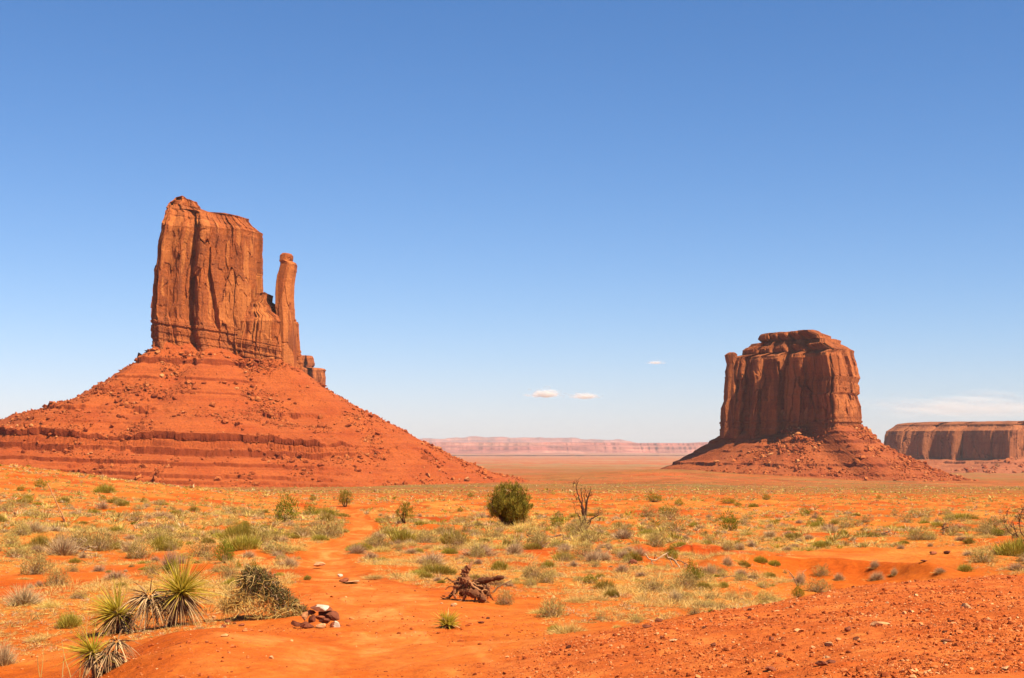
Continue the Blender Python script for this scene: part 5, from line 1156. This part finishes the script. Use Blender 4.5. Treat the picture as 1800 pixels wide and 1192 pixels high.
p_ = [(560, 996, 22, 9, 'rock_tan', 'pale slab on the left edge of the trail'), (597, 1014, 10, 6, 'rock_white', 'small white stone on the trail'), (606, 1024, 20, 8, 'rock_red', 'red slab lying across the trail'), (622, 1024, 36, 4, 'rock_tan', 'thin tan slab beside the red slab on the trail'),
      (798, 1066, 14, 7, 'rock_tan', 'tan stone below the fallen root'), (776, 1062, 5, 4, 'rock_tan', 'tiny stone left of the fallen root shadow'), (376, 1088, 9, 8, 'rock_tan', 'pale stone right of the largest yucca'), (400, 1096, 13, 8, 'rock_red', 'dark flat stones right of the largest yucca'), (424, 1101, 12, 5, 'rock_red', 'dark flat chip left of the rock pile'), (393, 1103, 12, 7, 'rock_red', 'dark chip nearest the largest yucca'),
      (477, 1158, 10, 7, 'rock_tan', 'pale egg-shaped stone in the lower left foreground'), (846, 1096, 14, 4, 'rock_red', 'flat dark rock flake right of the small yucca'), (1546, 1100, 34, 9, 'rock_tan', 'long tan slab on the gravel rise'), (1492, 1110, 13, 10, 'rock_red', 'upright red rock left of the long tan slab'), (1498, 1090, 7, 6, 'rock_tan', 'pale pointed pebble above the long tan slab'),
      (1356, 1126, 12, 9, 'rock_red', 'reddish rock on the left part of the gravel rise'), (1445, 1170, 24, 11, 'rock_red', 'dark red rock near the bottom of the gravel rise'), (1460, 1166, 22, 8, 'rock_red', 'brown rock touching the dark red one at the bottom'), (1356, 1180, 24, 8, 'rock_red', 'low dark rock at the bottom edge, centre right'), (1768, 1178, 16, 8, 'rock_tan', 'pale stone at the lower right'), (1185, 1128, 14, 6, 'rock_tan', 'pale flat stone at the lower centre right'),
      (1164, 1123, 10, 6, 'rock_red', 'dark stone beside the pale flat stone, lower centre right'), (1255, 1136, 10, 8, 'rock_red', 'dark stone with a long shadow on the gravel rise'), (1136, 1104, 16, 8, 'rock_red', 'dark rock on the left tip of the gravel rise'), (1662, 1128, 24, 5, 'rock_red', 'thin dark slab at the right of the gravel rise'), (1113, 991, 20, 9, 'rock_red', 'dark rock under the yellowish clump on the cut bank'),
      (1296, 1052, 8, 5, 'rock_red', None), (1640, 975, 14, 7, 'rock_red', 'left dark rock on the sand slope at right'), (1665, 974, 14, 7, 'rock_red', 'right dark rock on the sand slope at right'), (1625, 988, 12, 5, 'rock_red', 'small dark rock below the pair on the sand slope')]
for i, (px, row, w_, h_, mt, lb) in enumerate(p_):
    put_rock(px, row, w_, h_, mt, lb or 'small reddish stone on the foreground gravel', 400 + i, group=None if lb else 'stones on the foreground gravel')
r = np.random.default_rng(66)
ms = [rock_mesh('rock', (1, .8, .6), 500 + i, [M[('rock_red', 'rock_red', 'rock_tan')[i % 3]]]) for i in range(6)]
for i in range(90):
    px = r.uniform(950, 1790); d = r.uniform(8.2, 15.5) if i < 70 else r.uniform(16, 22); 
    if i >= 70: px = r.uniform(330, 900)
    x = (px - HX) / F * d; z = float(ground_z(x, d)); sz = float(np.clip(.018 * r.pareto(2.2) + .018, .018, .07))
    o = link('rock', ms[int(r.integers(6))], None, (x, d, z + sz * .15)); o.scale = (sz,) * 3; o.rotation_euler = (r.uniform(-.3, .3), r.uniform(-.3, .3), r.uniform(0, 6.28))
    lab = 'small reddish stone on the foreground gravel' if i < 70 else 'small stone on the open sand near the trail'
    tag(o, lab, 'stone', 'stones on the foreground gravel' if i < 70 else 'stones on the open sand')

def gravel():
    r = np.random.default_rng(67); g = Geo()
    N_ = 120000; px = r.uniform(560, 2300, N_); d = np.exp(r.uniform(math.log(7), math.log(17.5), N_)); x = (px - HX) / F * d
    ok = r.random(N_) < gravel_mask(x, d) * np.clip(.55 + .9 * fbm(x * 1.5, d * 1.5, o=3, seed=3), 0.12, 1); x, d = x[ok][:60000], d[ok][:60000]
    s = np.clip(.0032 * (1 - r.random(len(x))) ** (-1 / 2.6), .003, .018)
    rocks(g, np.stack([x, d, ground_z(x, d)], -1), s, .7, rg=r)
    N_ = 16000; px = r.uniform(-100, 1000, N_); d = np.exp(r.uniform(math.log(8), math.log(26), N_)); x = (px - HX) / F * d
    ok = r.random(N_) < np.clip(.28 + .9 * fbm(x * .8, d * .8, o=3, seed=5), 0.03, 1) * (gravel_mask(x, d) < .5); x, d = x[ok], d[ok]
    s = np.clip(.0042 * (1 - r.random(len(x))) ** (-1 / 2.4), .004, .026)
    rocks(g, np.stack([x, d, ground_z(x, d)], -1), s, .6, rg=r)
    tag(link('gravel', g.mesh('gravel', [M['pebble']])), 'loose reddish gravel covering the foreground rise', 'gravel', kind='stuff')
gravel()

# ------------------------------------------------------------------ clouds (heaps of thin puffs high above the far plain)
scene.cycles.transparent_max_bounces = 400
def cloud_mat(name, a):
    m = bpy.data.materials.new(name); m.use_nodes = True; nt = m.node_tree; k = N(nt)
    for n_ in list(nt.nodes):
        if n_.type == 'BSDF_PRINCIPLED': nt.nodes.remove(n_)
    t = k.n('ShaderNodeBsdfTransparent'); d = k.n('ShaderNodeBsdfDiffuse'); d.inputs[0].default_value = (.9, .9, .9, 1); tl = k.n('ShaderNodeBsdfTranslucent'); tl.inputs[0].default_value = (.9, .9, .9, 1)
    m1 = k.n('ShaderNodeMixShader'); m1.inputs[0].default_value = .5; k.l(d.outputs[0], m1.inputs[1]); k.l(tl.outputs[0], m1.inputs[2])
    m2 = k.n('ShaderNodeMixShader'); m2.inputs[0].default_value = a; k.l(t.outputs[0], m2.inputs[1]); k.l(m1.outputs[0], m2.inputs[2])
    k.l(m2.outputs[0], [n_ for n_ in nt.nodes if n_.type == 'OUTPUT_MATERIAL'][0].inputs[0]); return m
def cloud(px, row, wpx, hpx, label, a, seed, n=90, pr=0.16, D=42000.0):
    s = D / F; rg = np.random.default_rng(seed); V0, F0 = subdiv(ICO, ICF); g = Geo()
    for i in range(n):
        c = rg.normal(size=3) * [.2, .15, .15]; c[2] = abs(c[2]) * 1.6 - .25; c[0] += .12 * math.sin(i * 2.4)
        rr_ = pr * rg.uniform(.5, 1.2) * (1 - min(.6, abs(c[0])))
        V = V0 * (1 + .15 * rg.normal(size=(len(V0), 1))) * rr_ * [1, .8, min(1, 1.4 * hpx * 2.2 / wpx) ] 
        g.add(V * [wpx * s, wpx * s * .7, wpx * s * .5] + c * [wpx * s, wpx * s * .7, hpx * s], F0)
    o = link('cloud', g.mesh('cloud', [cloud_mat('cloud_vapour', a)], True), None, ((px - HX) * s, D, (HY - row) * s)); tag(o, label, 'cloud'); return o
cloud(958, 692, 62, 18, 'larger white puff of cloud low over the gap, left of the pair', .06, 1, 200, .12)
cloud(1028, 696, 54, 14, 'smaller white puff of cloud, right of the pair', .055, 2, 170, .12)
cloud(1152, 637, 36, 8, 'faint wisp of cloud higher left of the right butte', .025, 3, 130, .14)
cloud(1720, 712, 460, 60, 'broad thin veil of cloud above the far right mesa', .011, 4, 150, .13)

# ------------------------------------------------------------------ one common albedo level for every dry surface
for m_ in bpy.data.materials:
    b_ = m_.node_tree.nodes.get('Principled BSDF')
    if b_ is None or not b_.inputs['Base Color'].is_linked: continue
    lk = b_.inputs['Base Color'].links[0]; src_ = lk.from_socket; k_ = N(m_.node_tree)
    out_ = k_.mix(1.0, src_, (0.685, 0.615, 0.515), 'MULTIPLY')
    for l2 in list(src_.links):
        if l2.to_node.type in ('BSDF_PRINCIPLED', 'BSDF_TRANSLUCENT'): k_.l(out_, l2.to_socket)

# ------------------------------------------------------------------ air
hz = bpy.data.meshes.new('haze')
x0, x1, y0, y1, z0_, z1_ = -62000, 62000, -62000, 62000, -260, 420
vv = [(x, y, z) for x in (x0, x1) for y in (y0, y1) for z in (z0_, z1_)]
hz.from_pydata(vv, [], [(0, 1, 3, 2), (4, 6, 7, 5), (0, 4, 5, 1), (2, 3, 7, 6), (0, 2, 6, 4), (1, 5, 7, 3)]); hz.update()
hm = bpy.data.materials.new('haze_air'); hm.use_nodes = True; hn = hm.node_tree
for n_ in list(hn.nodes):
    if n_.type == 'BSDF_PRINCIPLED': hn.nodes.remove(n_)
pv = hn.nodes.new('ShaderNodeVolumePrincipled'); pv.inputs['Density'].default_value = 1.35e-5
pv.inputs['Color'].default_value = (0.86, 0.87, 0.92, 1); pv.inputs['Anisotropy'].default_value = 0.0
hn.links.new(pv.outputs[0], [n_ for n_ in hn.nodes if n_.type == 'OUTPUT_MATERIAL'][0].inputs['Volume'])
hz.materials.append(hm)
tag(link('haze', hz), kind='stuff')
